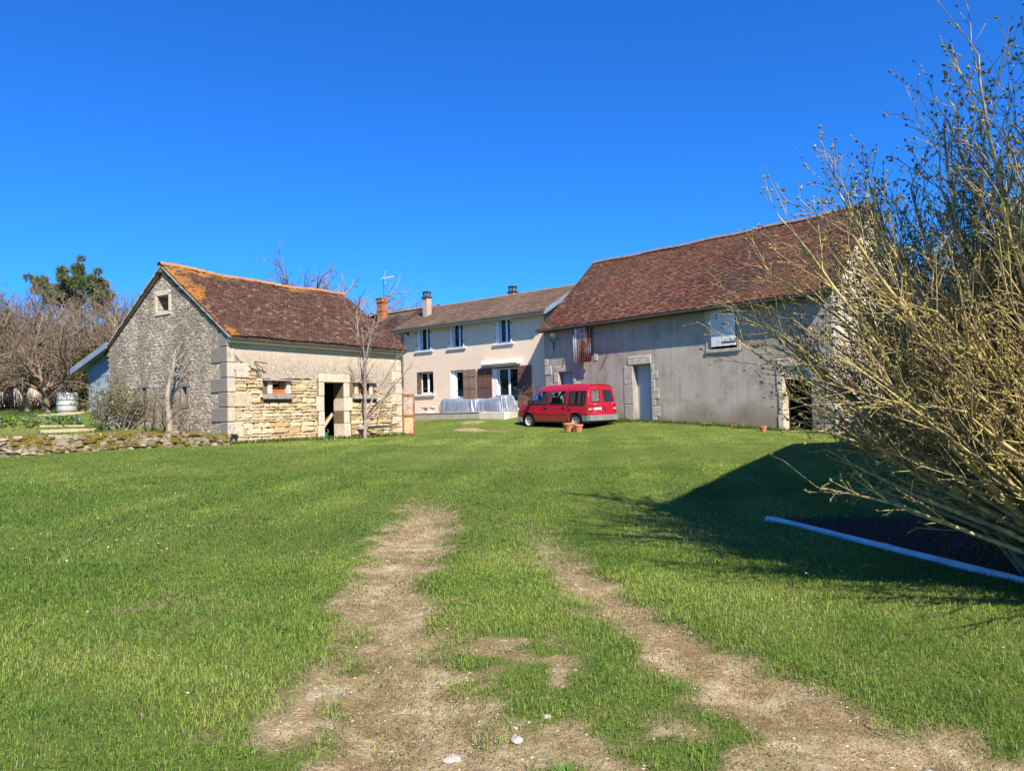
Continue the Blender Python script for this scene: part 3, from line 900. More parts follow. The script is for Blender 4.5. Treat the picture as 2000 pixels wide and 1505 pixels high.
# roof
lr = G().prism([(-.24, ZE - .24 * SL - .03), (LBW / 2, ZR - .15), (LBW + .24, ZE - .24 * SL - .03), (LBW + .24, ZE - .24 * SL - .12), (LBW / 2, ZR - .26), (-.24, ZE - .24 * SL - .12)], 'x', -.05, LBL + .14).build('roof', M['deck'], lb)
ca, sa = math.cos(math.atan(SL)), math.sin(math.atan(SL))
WL = (LBW / 2 + .24) / ca
def sag(s, L, k): t = np.clip(s / L, 0, 1); return -k * 4 * t * (1 - t) + .02 * np.sin(s * 2.1)
def surf_lb(s, r, h):
    y = -.26 + r * ca; zz = ZE - .26 * SL + r * sa
    w = np.clip(r / WL, 0, 1)
    dz = sag(s, 8.5, .10) * w + .05 * (fbm(s * .8, r * .8, 4, 3) - .5)
    return np.stack([-.10 + s, y - h * sa, zz + h * ca + dz + .03], 1)
PAL_LB = [(.075, .042, .031), (.10, .052, .037), (.12, .060, .042), (.095, .054, .042), (.135, .072, .05), (.07, .042, .034), (.16, .095, .068), (.115, .063, .047), (.085, .047, .036)]
def col_lb(s, r, u, q):
    c = pick(PAL_LB, u)
    n = fbm(s * .9, r * 1.2, 12, 4)
    w = r / WL
    lich = np.clip(sstep(.93, 1.02, w + (n - .5) * .35) * .8 + sstep(.75, .1, s * 1.2 + (n - .5) * 2.2 - w * .35) * .85 + sstep(.82, 1.05, w + (n - .5) * .2) * sstep(2.8, .4, s + (n - .5) * 2.5), 0, 1)
    lich = lich * (q.random(len(s)) < .72)
    o = np.stack([.42 + .15 * q.random(len(s)), .18 + .07 * q.random(len(s)), .025 + .02 * q.random(len(s))], 1)
    c = c * (1 - lich[:, None] * .72) + o * lich[:, None] * .72
    pale = (q.random(len(s)) < .03)[:, None]
    return np.where(pale, np.array([.24, .15, .10]), c)
tile_field('roof_tile', lr, LBL + .28, WL, .165, .115, surf_lb, col_lb, .046, .011, seed=2)
rt = G()
for k in range(9):
    a0 = math.pi * k / 8; 
ridge_prof = [(math.cos(math.pi * k / 8) * .13, math.sin(math.pi * k / 8) * .12 - .02) for k in range(9)]
def ridge_mesh(L, name, mat):
    g = G(); n = len(ridge_prof)
    for xx, sc in ((0, 1.0), (L, 1.12)):
        g.v += [(xx, p[0] * sc, p[1] * sc) for p in ridge_prof]
    for i in range(n - 1): g.f.append((i, i + 1, n + i + 1, n + i))
    for i in range(n - 1): pass
    g.v += [(0, p[0] * .82, p[1] * .82) for p in ridge_prof] + [(L, p[0] * .94, p[1] * .94) for p in ridge_prof]
    for i in range(n - 1):
        g.f.append((i + 1, i, 2 * n + i, 2 * n + i + 1)); g.f.append((n + i, n + i + 1, 3 * n + i + 1, 3 * n + i))
    me = g.mesh(name); me.polygons.foreach_set('use_smooth', [True] * len(me.polygons)); me.set_sharp_from_angle(angle=R(40)); me.materials.append(M[mat])
    return me
rm = ridge_mesh(.35, 'ridge_tile', 'ridge')
for i in range(25):
    s = i * .34
    o = link('ridge_tile', rm, lr); o.location = (-.14 + s, LBW / 2, ZR + .03 + float(sag(np.array(s), 8.5, .10))); o.rotation_euler = (rng.uniform(-.06, .06), rng.uniform(-.03, .03), rng.uniform(-.04, .04))
G().box(-.15, -.02, LBW / 2 - .05, LBW / 2 + .05, ZR - .25, ZR - .12).build('purlin_end', M['darkwood'], lr)
for (n0, y0, z0, y1, z1) in (('f', -.24, ZE - .24 * SL - .06, LBW / 2, ZR - .06), ('b', LBW + .24, ZE - .24 * SL - .06, LBW / 2, ZR - .06)):
    g = G(); m = 26
    for k in range(m):
        t0, t1 = k / m, (k + 1) / m
        ya, yb = y0 + (y1 - y0) * t0, y0 + (y1 - y0) * t1; za, zb = z0 + (z1 - z0) * t0, z0 + (z1 - z0) * t1
        e = rng.uniform(.0, .05)
        g.prism([(ya, za + .01), (yb, zb + .0), (yb, zb + .065), (ya, za + .085)], 'x', -.08 - e * .6, .02)
    g.build('verge_tile', M['lintelgrey'], lr)

# ------------------------------------------------------------------ the grey barn
ba = thing('stone_barn', 'long grey rendered barn with a steep red-brown tiled roof behind the van', 'barn', (BAO[0], BAO[1], 0), BAA)
BL, BW, BE, BR = 13.85, 8.0, 5.62, 9.2
BS = (BR - BE) / (BW / 2)
bh = [(5.24, 6.16, .3, 3.43), (.88, 1.76, .3, 3.36), (2.2, 2.95, 3.85, 5.3), (8.98, 10.24, 3.80, 5.42), (11.98, 13.02, .2, 2.95)]
bw_ = wall_g(G(), PX, 0, BL, 0, BE, 0, .5, bh).build('wall', M['barn'], ba)
g = G()
def PB(a, d, z): return (BL - d, a, z)
gb = wall_g(G(), PB, .5, BW, 0, BE, 0, .5, ())
gb.poly([(BL, 0, BE), (BL, BW, BE), (BL, BW / 2, BR)])
gb.build('gable_wall', M['plaster'], ba)
g = G(); wall_g(g, PX, 0, BL - .5, 0, BE, BW - .5, BW, ()); wall_g(g, lambda a, d, z: (d, a, z), .5, BW - .5, 0, BE, 0, .5, ())
g.poly([(0, 0, BE), (0, BW / 2, BR), (0, BW, BE)]).quad((.5, .5, .45), (BL - .5, .5, .45), (BL - .5, BW - .5, .45), (.5, BW - .5, .45)).quad((.5, .5, 3.5), (BL - .5, .5, 3.5), (BL - .5, BW - .5, 3.5), (.5, BW - .5, 3.5))
g.build('rear_wall', M['barn'], ba)
# roof with a kicked eave
def broof(y): return BE + BS * y + (.0 if y > 1.6 else .10 * (1 - y / 1.6) ** 2)
prof = [(-.33, broof(-.36) - .06), (.4, broof(.4) - .06), (1.6, broof(1.6) - .05), (BW / 2, BR - .05), (BW + .3, BE - .3 * BS - .05), (BW + .3, BE - .3 * BS - .15), (BW / 2, BR - .18), (-.33, broof(-.36) - .16)]
br = G().prism(prof, 'x', -.14, BL + .12).build('roof', M['deck'], ba)
yy = np.linspace(-.36, BW / 2, 60); zz_ = np.array([broof(v) for v in yy]); arc = np.r_[0, np.cumsum(np.hypot(np.diff(yy), np.diff(zz_)))]
BWL = arc[-1]
def surf_ba(s, r, h):
    y = np.interp(r, arc, yy); z0 = np.interp(r, arc, zz_)
    dz = sag(s, 14.0, .05) * np.clip(r / BWL, 0, 1) + .05 * (fbm(s * .5, r * .7, 44, 3) - .5)
    return np.stack([-.16 + s, y - h * .68, z0 + h * .73 + dz], 1)
PAL_BA = [(.15, .058, .036), (.19, .07, .042), (.23, .09, .052), (.16, .07, .048), (.26, .11, .065), (.11, .052, .04), (.22, .10, .065), (.30, .15, .095), (.18, .068, .042)]
def col_ba(s, r, u, q):
    c = pick(PAL_BA, u)
    n = fbm(s * .35 + 4, r * .5, 60, 4)
    c = c * (.72 + .62 * n[:, None])
    dark = sstep(.56, .7, fbm(s * .8, r * 1.1, 70, 4))[:, None]
    c = c * (1 - .45 * dark) + np.array([.10, .075, .06]) * .45 * dark
    warm = sstep(.5, .75, fbm(s * .25, r * .3, 90, 3))[:, None]
    c = c * (1 - .3 * warm) + np.array([.30, .14, .07]) * .3 * warm
    pale = (q.random(len(s)) < .06)[:, None]
    return np.where(pale, np.array([.26, .165, .115]), c)
tile_field('roof_tile', br, BL + .30, BWL, .165, .115, surf_ba, col_ba, .036, .006, seed=3)
rmb = ridge_mesh(.36, 'ridge_tile', 'ridgebarn')
for i in range(40):
    s = i * .352
    o = link('ridge_tile', rmb, br); o.location = (-.14 + s, BW / 2, BR + .0 + float(sag(np.array(s), 14, .05))); o.rotation_euler = (rng.uniform(-.05, .05), rng.uniform(-.02, .02), rng.uniform(-.02, .02))
# gutter
g = G(); k = 8
for xx in np.linspace(-.18, BL + .15, 12):
    for j in range(k + 1):
        a = math.pi + math.pi * j / k
        g.v.append((xx, -.40 + .075 * math.cos(a), broof(-.36) - .03 + .075 * math.sin(a) + .01 * math.sin(xx)))
for i in range(11):
    for j in range(k):
        b0 = i * (k + 1) + j
        g.f.append((b0, b0 + 1, b0 + k + 2, b0 + k + 1))
g.build('gutter', M['zinc'], br, smooth=True, fix=False)
# main plank door
dr = thing('_', '', '') if False else None
door = link('door', G().box(5.24, 6.16, .34, .36, .98, 3.42).mesh(), bw_, M['darkwood'])
planks(door, 'plank', 'bluewood', 6, 5.245, 6.155, .30, .035, 1.0, 3.42)
block(bw_, 'threshold', 'palestep', 5.15, 6.3, -.12, .35, .75, .995, .02)
block(bw_, 'door_lintel', 'bjamb', 4.98, 6.20, -.035, .4, 3.435, 3.82, .025)
zz = [.9, 1.6, 2.25, 2.85, 3.43]
for i, (w, z0, z1) in enumerate(((.50, .72, 1.75), (.52, 1.75, 2.6), (.50, 2.6, 3.42))):
    block(bw_, 'door_jamb', 'bjamb', 5.235 - w, 5.235, -.018, .5, z0, z1, .025)
for w, z0, z1 in ((.24, .75, 1.2), (.42, 1.2, 1.62), (.22, 1.62, 1.95), (.40, 1.95, 2.38), (.20, 2.38, 2.78), (.36, 2.78, 3.12), (.16, 3.12, 3.42)):
    block(bw_, 'door_jamb', 'bjamb', 6.165, 6.165 + w, -.016, .5, z0, z1, .022)
# small door behind the van
door2 = link('door', G().box(.88, 1.76, .34, .36, 1.15, 3.35).mesh(), bw_, M['darkwood'])
planks(door2, 'plank', 'bluewood', 6, .885, 1.755, .30, .035, 1.2, 3.35)
block(bw_, 'door_lintel', 'bjamb', .66, 1.74, -.03, .4, 3.365, 3.66, .025)
for w, z0, z1 in ((.5, 1.2, 1.8), (.4, 1.8, 2.3), (.55, 2.3, 2.85), (.30, 2.85, 3.36)):
    block(bw_, 'door_jamb', 'bjamb', .87 - w, .87, -.03, .5, z0, z1, .022)
for w, z0, z1 in ((.3, 1.2, 1.8), (.42, 1.8, 2.4), (.4, 2.4, 2.85), (.18, 2.85, 3.36)):
    block(bw_, 'door_jamb', 'bjamb', 1.77, 1.77 + w, -.03, .5, z0, z1, .022)
for x0, x1, z0, z1 in ((.04, .42, 3.28, 3.70), (.03, .2, 3.72, 4.05)):
    block(bw_, 'quoin', 'bjamb', x0 - .05, x1, -.025, .3, z0, z1, .02)
# loft hatch with a hanging sheet of corrugated iron
def corrugated(x0, x1, z0, z1, y, pitch=.076, amp=.012, sub=6):
    g = G(); n = int((x1 - x0) / pitch * sub)
    for i in range(n + 1):
        xx = x0 + (x1 - x0) * i / n; d = amp * math.cos(i / sub * 2 * math.pi)
        g.v += [(xx, y + d, z0), (xx, y + d, z1), (xx, y + d + .002, z0), (xx, y + d + .002, z1)]
    for i in range(n):
        a = i * 4; g.f += [(a, a + 4, a + 5, a + 1), (a + 2, a + 3, a + 7, a + 6), (a, a + 2, a + 6, a + 4)]
    return g
hatch = corrugated(2.30, 3.12, 3.72, 5.40, -.26, .12, .025).build('hatch_sheet', M['rust'], bw_, smooth=True, fix=False)
corrugated(2.04, 2.33, 3.72, 5.38, -.27, .12, .025).build('white_sheet', M['whitesheet'], hatch, smooth=True, fix=False)
G().box(2.05, 3.1, -.235, -.20, 4.95, 5.05).box(2.05, 3.1, -.235, -.20, 3.9, 4.0).build('batten', M['darkwood'], hatch)
rail = G().box(1.95, 4.15, -.235, -.20, 5.40, 5.45).build('rail', M['blackiron'], bw_)
for xx in (2.12, 2.98):
    G().box(xx - .025, xx + .025, -.30, -.265, 5.0, 5.52).build('hanger', M['blackiron'], hatch)
G().box(3.8, 3.84, -.2, .05, 5.40, 5.44).box(2.5, 2.54, -.2, .05, 5.40, 5.44).build('bracket', M['blackiron'], rail)
for x0, x1, z0, z1 in ((3.06, 3.3, 3.75, 4.1), (3.06, 3.22, 4.1, 4.5), (3.06, 3.26, 4.5, 4.95)):
    block(bw_, 'hatch_jamb', 'bjamb', x0, x1, -.02, .4, z0, z1, .02)
# white plank shutter over the second loft hatch
sh = link('shutter', G().box(9.16, 10.16, -.055, -.04, 3.92, 5.36).mesh(), bw_, M['darkwood'])
planks(sh, 'plank', 'whitewood', 9, 9.14, 10.2, -.09, .035, 3.90, 5.40, .008, .008)
for z0 in (4.02, 5.16):
    G().box(9.62, 10.22, -.105, -.088, z0, z0 + .045).build('strap_hinge', M['blackiron'], sh)
block(bw_, 'hatch_jamb', 'bjamb', 8.86, 9.12, -.03, .4, 3.80, 5.45, .015)
block(bw_, 'hatch_jamb', 'bjamb', 10.2, 10.36, -.03, .4, 3.80, 5.45, .015)
block(bw_, 'hatch_sill', 'bjamb', 8.86, 10.36, -.06, .4, 3.66, 3.80, .015)
# cart doorway by the corner
block(bw_, 'door_jamb', 'jamb', 11.76, 11.985, -.035, .5, .3, 1.2, .02)
block(bw_, 'door_jamb', 'jamb', 11.80, 11.985, -.035, .5, 1.2, 2.1, .02)
block(bw_, 'door_jamb', 'jamb', 11.74, 11.985, -.035, .5, 2.1, 2.95, .02)
block(bw_, 'door_lintel', 'bjamb', 11.78, 13.2, -.03, .4, 2.955, 3.25, .02)
dd = link('transom_board', G().box(11.99, 13.01, .16, .2, 2.5, 2.94).mesh(), bw_, M['darkwood'])
planks(dd, 'plank', 'whitewood', 7, 11.99, 13.01, .12, .03, 2.5, 2.94)
for i in range(11):
    z0 = .2 + i * .49
    block(bw_, 'quoin', 'bjamb', BL - (.40 if i % 2 else .22), BL + .012, -.012, (.22 if i % 2 else .42), z0, min(z0 + .48, BE - .02), .02)
# wall irons and lamp
G().tube([(.36, -.02, 5.02), (.63, -.03, 4.72), (.90, -.02, 5.02)], .018, 6).tube([(.63, -.03, 4.72), (.63, -.03, 4.45)], .02, 6).build('wall_anchor', M['blackiron'], bw_)
G().tube([(1.36, -.02, 4.25), (1.28, -.06, 3.9), (1.28, -.06, 3.7)], .014, 6).build('iron_hook', M['iron'], bw_)
G().tube([(3.62, -.03, 3.62), (4.02, -.22, 3.98)], .016, 6).tube([(3.86, -.02, 3.98), (4.04, -.2, 3.98)], .012, 6).build('iron_hook', M['iron'], bw_)
lamp = thing('wall_lamp', 'round white wall lamp under the barn eave beside the house', 'lamp', to_world(BAO, BAA, .62, -.02, 5.2), BAA)
G().lathe([(.0, -.16), (.07, -.15), (.11, -.10), (.12, -.04)], 16, 'y').build('globe', M['pvc'], lamp, True)
G().lathe([(.12, -.04), (.13, 0.02)], 16, 'y').build('mount', M['pvcsill'], lamp)

# ------------------------------------------------------------------ the cream house
ho = thing('cream_house', 'two-storey cream rendered house with white windows and brown shutters', 'house', (HOO[0], HOO[1], 0), HOA)
HL, HD, HE, HR_ = 10.6, 5.4, 6.72, 8.1
HS = (HR_ - HE) / (HD / 2)
hh = [(1.34, 2.56, 5.18, 6.52), (3.95, 5.13, 5.16, 6.5), (7.36, 8.52, 5.14, 6.46), (1.28, 2.64, 2.68, 3.97), (4.0, 5.0, 1.7, 3.92), (7.13, 8.86, 1.72, 3.92)]
hw_ = wall_g(G(), PX, 0, HL, .6, HE, 0, .35, hh).build('wall', M['house'], ho)
g = G(); wall_g(g, PX, 0, HL, .6, HE, HD - .3, HD, ()); wall_g(g, lambda a, d, z: (HL - d, a, z), .35, HD - .3, .6, HE, 0, .3, ()); wall_g(g, lambda a, d, z: (d, a, z), .35, HD - .3, .6, HE, 0, .3, ())
for xx in (0, HL): g.poly([(xx, 0, HE), (xx, HD, HE), (xx, HD / 2, HR_)])
g.build('side_wall', M['house'], ho)
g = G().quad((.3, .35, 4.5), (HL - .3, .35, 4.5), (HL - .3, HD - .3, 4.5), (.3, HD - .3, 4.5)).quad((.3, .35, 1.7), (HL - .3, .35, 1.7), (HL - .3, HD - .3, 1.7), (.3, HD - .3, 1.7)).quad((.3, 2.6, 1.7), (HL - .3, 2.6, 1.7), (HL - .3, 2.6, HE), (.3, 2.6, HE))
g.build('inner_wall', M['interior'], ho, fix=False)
G().box(.05, HL - .05, -.025, -.002, .7, 2.12).build('plinth', M['house'], hw_)
hprof = [(-.42, HE - .42 * HS + .02), (HD / 2, HR_ + .02), (HD + .3, HE - .3 * HS + .02), (HD + .3, HE - .3 * HS - .12), (HD / 2, HR_ - .14), (-.42, HE - .42 * HS - .12)]
hr = G().prism(hprof, 'x', -.30, HL + .42).build('roof', M['deck'], ho)
HWL = (HD / 2 + .44) / math.cos(math.atan(HS)); hc, hs_ = math.cos(math.atan(HS)), math.sin(math.atan(HS))
def surf_ho(s, r, h): return np.stack([-.32 + s, -.46 + r * hc - h * hs_, HE - .46 * HS + .03 + r * hs_ + h * hc + .012 * np.cos(s * 2 * math.pi / .25)], 1)
PAL_HO = [(.16, .105, .075), (.19, .125, .088), (.14, .092, .068), (.21, .14, .10), (.175, .11, .075)]
def col_ho(s, r, u, q):
    c = pick(PAL_HO, u); n = fbm(s * .7, r * .7, 101, 4)
    return c * (.8 + .4 * n[:, None])
tile_field('roof_tile', hr, HL + .74, HWL, .25, .17, surf_ho, col_ho, .03, .003, seed=4)
rmh = ridge_mesh(.40, 'ridge_tile', 'ridgebarn')
for i in range(29):
    o = link('ridge_tile', rmh, hr); o.location = (-.32 + i * .392, HD / 2, HR_ + .02); o.rotation_euler = (0, rng.uniform(-.01, .01), 0); o.scale = (1, .9, .8)
# barge boards at the right-hand gable
for s0, y0, y1 in ((1, -.44, HD / 2), (2, HD + .3, HD / 2)):
    z0, z1 = HE + HS * min(y0, HD - y0), HR_
    G().prism([(y0, z0 - .16), (y1, z1 - .16), (y1, z1 + .075), (y0, z0 + .075)], 'x', HL + .425, HL + .46).build('barge_board', M['bluesheet'], hr)
g = G()
for xx in np.linspace(-.34, HL + .42, 8):
    for j in range(9):
        a = math.pi + math.pi * j / 8
        g.v.append((xx, -.52 + .07 * math.cos(a), HE - .42 * HS - .0 + .07 * math.sin(a)))
for i in range(7):
    for j in range(8):
        b0 = i * 9 + j; g.f.append((b0, b0 + 1, b0 + 10, b0 + 9))
g.build('gutter', M['zinc'], hr, True, fix=False)
G().box(-.3, HL + .42, -.44, -.405, HE - .42 * HS - .16, HE - .42 * HS + .0).build('fascia', M['fascia'], hr)
G().tube([(.15, -.5, HE - .2), (.17, -.3, HE - .4), (.17, -.1, HE - .55), (.17, -.1, 2.6)], .065, 10).build('downpipe', M['zinc'], hw_, True)
G().tube([(.17, -.1, 2.62), (.17, -.1, .9)], .06, 10).build('downpipe_foot', M['rust'], hw_, True)
# chimneys
for cx_, cy_, zb, zt in ((.86, 1.35, 7.0, 8.50), (6.1, 3.1, 7.4, 8.36)):
    ch = G().cbox(cx_ - .19, cx_ + .19, cy_ - .19, cy_ + .19, zb, zt, .01).build('chimney', M['chim'], hr)
    G().cbox(cx_ - .26, cx_ + .26, cy_ - .26, cy_ + .26, zt, zt + .08, .02).build('chimney_slab', M['cap'], ch)
    G().cbox(cx_ - .18, cx_ + .18, cy_ - .18, cy_ + .18, zt + .08, zt + .15, .01).box(cx_ - .17, cx_ - .10, cy_ - .17, cy_ - .1, zt + .15, zt + .32).box(cx_ + .10, cx_ + .17, cy_ - .17, cy_ - .1, zt + .15, zt + .32).box(cx_ - .17, cx_ - .10, cy_ + .1, cy_ + .17, zt + .15, zt + .32).box(cx_ + .10, cx_ + .17, cy_ + .1, cy_ + .17, zt + .15, zt + .32).build('chimney_pillar', M['cap'], ch)
    G().cbox(cx_ - .22, cx_ + .22, cy_ - .22, cy_ + .22, zt + .32, zt + .38, .02).build('chimney_cap', M['cap'], ch)
# windows
def window(x0, x1, z0, z1, yd, sill=True, mull=None, curtain=True, frame=.055):
    mull = (x0 + x1) / 2 if mull is None else mull
    g = G()
    for a, b, c, d in ((x0, x1, z0, z0 + .09), (x0, x1, z1 - .07, z1), (x0, x0 + .07, z0 + .09, z1 - .07), (x1 - .07, x1, z0 + .09, z1 - .07), (mull - .065, mull + .065, z0 + .09, z1 - .07)):
        g.cbox(a, b, yd, yd + .06, c, d, .006)
    w = g.build('window', M['pvc'], hw_)
    for a, b in ((x0 + .07, mull - .065), (mull + .065, x1 - .07)):
        G().box(a, b, yd + .03, yd + .036, z0 + .09, z1 - .07).build('pane', M['glass'], w)
    if curtain:
        for a, b, zt in ((x0 + .12, x0 + .38, z1 - .4), (x1 - .3, x1 - .1, z1 - .55)):
            G().quad((a, yd + .16, z0 + .1), (b, yd + .16, z0 + .1), (a + .12, yd + .17, zt), (a, yd + .17, z1 - .1)).build('curtain', M['curtain'], w, fix=False)
    if sill:
        G().cbox(x0 - (.38 if x0 > 1.5 or z0 > 4 else .14), x1 + .20, -.09, yd, z0 - .10, z0 - .002, .01).build('sill', M['pvcsill'], w)
    return w
for h in hh[:3]:
    w = window(h[0] + .24, h[1] - .06, h[2] + .01, h[3] - .01, .17)
    # folded white shutters against each reveal
    for xx, xw in ((h[0] + .004, .235), (h[1] - .062, .058)):
        G().cbox(xx, xx + xw, .03 if xw > .1 else -.06, .165, h[2] + .02, h[3] - .03, .004).build('folded_shutter', M['pvc'], w)
    g = G()
    for zz in (h[2] + .3, h[3] - .35):
        g.box(h[0] - .02, h[0] + .002, -.06, -.02, zz, zz + .07); g.box(h[1] - .002, h[1] + .02, -.06, -.02, zz, zz + .07)
    g.build('hinge', M['blackiron'], w)
h = hh[3]; w = window(h[0] + .20, h[1] - .012, h[2] + .01, h[3] - .02, .17, False, curtain=False)
G().cbox(h[0] - .3, h[1] + .12, -.10, .17, h[2] - .12, h[2] - .002, .01).build('sill', M['pvcsill'], w)
G().cbox(h[0] + .005, h[0] + .20, .0, .16, h[2] + .005, h[3] - .03, .004).build('folded_shutter', M['brownshut'], w)
G().box(h[0], h[1], .0, .16, h[3] - .05, h[3] - .003).build('window_head', M['brownshut'], w)
# kitchen door with glazed upper half, and the patio door
h = hh[4]; x0, x1, z0, z1 = h[0] + .24, h[1] - .01, h[2] + .02, h[3] - .02
g = G()
for a, b, c, d in ((x0, x1, z1 - .1, z1), (x0, x0 + .1, z0, z1 - .1), (x1 - .1, x1, z0, z1 - .1), (x0 + .1, x1 - .1, z0, z0 + .75)): g.cbox(a, b, .17, .23, c, d, .006)
w = g.build('door', M['pvc'], hw_)
G().box(x0 + .1, x1 - .1, .2, .206, z0 + .75, z1 - .1).build('pane', M['glass'], w)
G().box(h[0] + .003, h[0] + .24, .10, .17, h[2], h[3] - .004).build('door_panel', M['pvc'], w)
G().tube([(x0 + .05, .14, 2.8), (x0 + .17, .14, 2.8)], .012, 6).build('handle', M['zinc'], w)
h = hh[5]; w = window(h[0] + .27, h[1] - .01, h[2] + .02, h[3] - .07, .17, False, mull=8.12, curtain=False)
w['label'] = 'tall white patio door'
G().cbox(h[0] + .003, h[0] + .27, .02, .17, h[2], h[3] - .06, .005).build('roller_post', M['pvc'], w)
G().box(h[0], h[1], -.01, .2, h[3] - .06, h[3] - .003).build('door_head', M['brownshut'], w)
G().cbox(h[0] - .05, h[1] + .05, -.12, .2, h[2] - .12, h[2] + .01, .01).build('sill', M['pvcsill'], w)
# brown plank shutters folded back against the wall
for x0, x1, m in ((5.02, 5.98, 'brownshutworn'), (6.10, 7.10, 'brownshut'), (8.88, 9.76, 'brownshut')):
    s_ = link('shutter', G().box(x0 + .01, x1 - .01, -.05, -.035, 1.76, 3.88).mesh(), hw_, M[m])
    planks(s_, 'plank', m, 7, x0, x1, -.075, .025, 1.75, 3.9, .007)
    for zz in (2.2, 2.85, 3.5):
        G().box(x0 + .02, x1 - .02, -.089, -.074, zz, zz + .05).build('batten', M[m], s_)
aw = thing('awning', 'cream folded awning cassette fixed above the patio door', 'awning', to_world(HOO, HOA, 7.82, -.005, 4.12), HOA)
G().prism([(-.005, -.02), (-.22, -.06), (-.28, .0), (-.24, .10), (-.005, .16)], 'x', -1.22, 1.22).build('cassette', M['house'], aw)
G().prism([(-.22, -.10), (-.30, -.10), (-.33, -.03), (-.285, .02), (-.225, -.055)], 'x', -1.2, 1.2).build('front_bar', M['pvc'], aw)
for xx in (-1.24, 1.22): G().box(xx, xx + .03, -.3, -.005, -.1, .17).build('end_cap', M['pvc'], aw)
lamp = thing('wall_lantern', 'small wrought iron lantern high on the cream house wall near the downpipe', 'lantern', to_world(HOO, HOA, .62, -.006, 6.15), HOA)
G().tube([(0, 0, .15), (0, -.1, .22), (0, -.2, .15)], .015, 6).box(-.05, .05, -.02, 0, .02, .25).build('bracket', M['blackiron'], lamp)
G().lathe([(.0, .15), (.10, .09), (.10, .08)], 6, c=(0, -.2, 0)).build('cap', M['blackiron'], lamp)
G().lathe([(.085, .08), (.055, -.12), (0, -.12)], 6, c=(0, -.2, 0)).build('pane', M['curtain'], lamp)
# ------------------------------------------------------------------ the older house further left
oh = thing('old_tiled_house', 'older house with a steep brown tiled roof and brick chimney behind the outbuilding', 'house', (HOO[0], HOO[1], 0), HOA)
OX0, OX1, OD, OE, OR_ = -13.0, -.36, 7.2, 4.9, 8.35
OS = (OR_ - OE) / (OD / 2)
g = G(); wall_g(g, PX, OX0, OX1, .6, OE, 0, .4, ()); wall_g(g, PX, OX0, OX1, .6, OE, OD - .4, OD, ())
for xx in (OX0, OX1): g.poly([(xx, 0, .6), (xx, OD, .6), (xx, OD, OE), (xx, OD / 2, OR_), (xx, 0, OE)])
g.build('wall', M['plaster'], oh)
orf = G().prism([(-.3, OE - .3 * OS - .02), (OD / 2, OR_ - .02), (OD + .3, OE - .3 * OS - .02), (OD + .3, OE - .3 * OS - .15), (OD / 2, OR_ - .15), (-.3, OE - .3 * OS - .15)], 'x', OX0 - .1, OX1 + .30).build('roof', M['deck'], oh)
oc, os_ = math.cos(math.atan(OS)), math.sin(math.atan(OS)); OWL = (OD / 2 + .32) / oc
def surf_oh(s, r, h):
    return np.stack([OX0 - .1 + s, -.32 + r * oc - h * os_, OE - .32 * OS + r * os_ + h * oc + .06 * (fbm(s * .5, r * .6, 7, 3) - .5)], 1)
def col_oh(s, r, u, q):
    c = pick(PAL_LB, u) * 1.1; n = fbm(s * .6, r * .6, 41, 4)
    k = sstep(.55, .7, n)[:, None] * .4 + sstep(.9, 1.0, r / OWL + (n - .5) * .3)[:, None] * .5
    return c * (1 - k) + np.array([.27, .22, .16]) * k
tile_field('roof_tile', orf, OX1 - OX0 + .38, OWL, .19, .115, surf_oh, col_oh, .028, .01, seed=6)
for i in range(36):
    o = link('ridge_tile', rmb, orf); o.location = (OX0 - .1 + i * .352, OD / 2, OR_ + .03); o.rotation_euler = (rng.uniform(-.06, .06), rng.uniform(-.04, .04), rng.uniform(-.03, .03))
chm = G().box(-5.70, -5.17, 3.0, 3.4, 7.6, 9.40).build('chimney', M['mortar'], orf)
for k in range(19):
    z0 = 7.75 + k * .085; e = .0 if k not in (9, 16, 17, 18) else (.05 if k != 9 else .03)
    off = .11 * (k % 2)
    for a in np.arange(-5.72 - e + off - .22, -5.15 + e, .225):
        x0, x1 = max(a, -5.72 - e), min(a + .215, -5.15 + e)
        if x1 - x0 < .05: continue
        o = G().cbox(x0, x1, 2.98 - e, 3.1, z0, z0 + .074, .006).build('brick', M['brick'], chm)
    for b in (2.98 - e + .02, 3.2):
        G().cbox(-5.20, -5.135 + e, b + .1 * (k % 2), b + .1 * (k % 2) + .2, z0, z0 + .074, .006).build('brick', M['brick'], chm)
G().cbox(-5.80, -5.08, 2.9, 3.48, 9.37, 9.43, .01).build('chimney_cap', M['brick'], chm)
ant = thing('television_antenna', 'white aerial on a thin mast above the brick chimney', 'antenna', to_world(HOO, HOA, -5.2, 3.2, 9.4), HOA)
G().tube([(0, 0, 0), (0, 0, 1.35)], .02, 6).build('mast', M['iron'], ant)
G().tube([(-.25, 0, 1.33), (1.15, -.2, 1.28)], .03, 6).build('boom', M['pvc'], ant)
for t in np.linspace(0, 1, 9):
    p_ = Vector((-.1, 0, 1.33)).lerp(Vector((1.12, -.2, 1.28)), t)
    G().tube([p_ - Vector((.02, .16, 0)), p_ + Vector((.02, .16, 0))], .008, 4).build('element', M['pvc'], ant)
G().tube([(0.0, 0, 1.36), (.28, -.03, 1.85)], .014, 5).tube([(0.0, 0, 1.3), (.24, -.03, .95)], .01, 5).build('reflector', M['pvc'], ant)
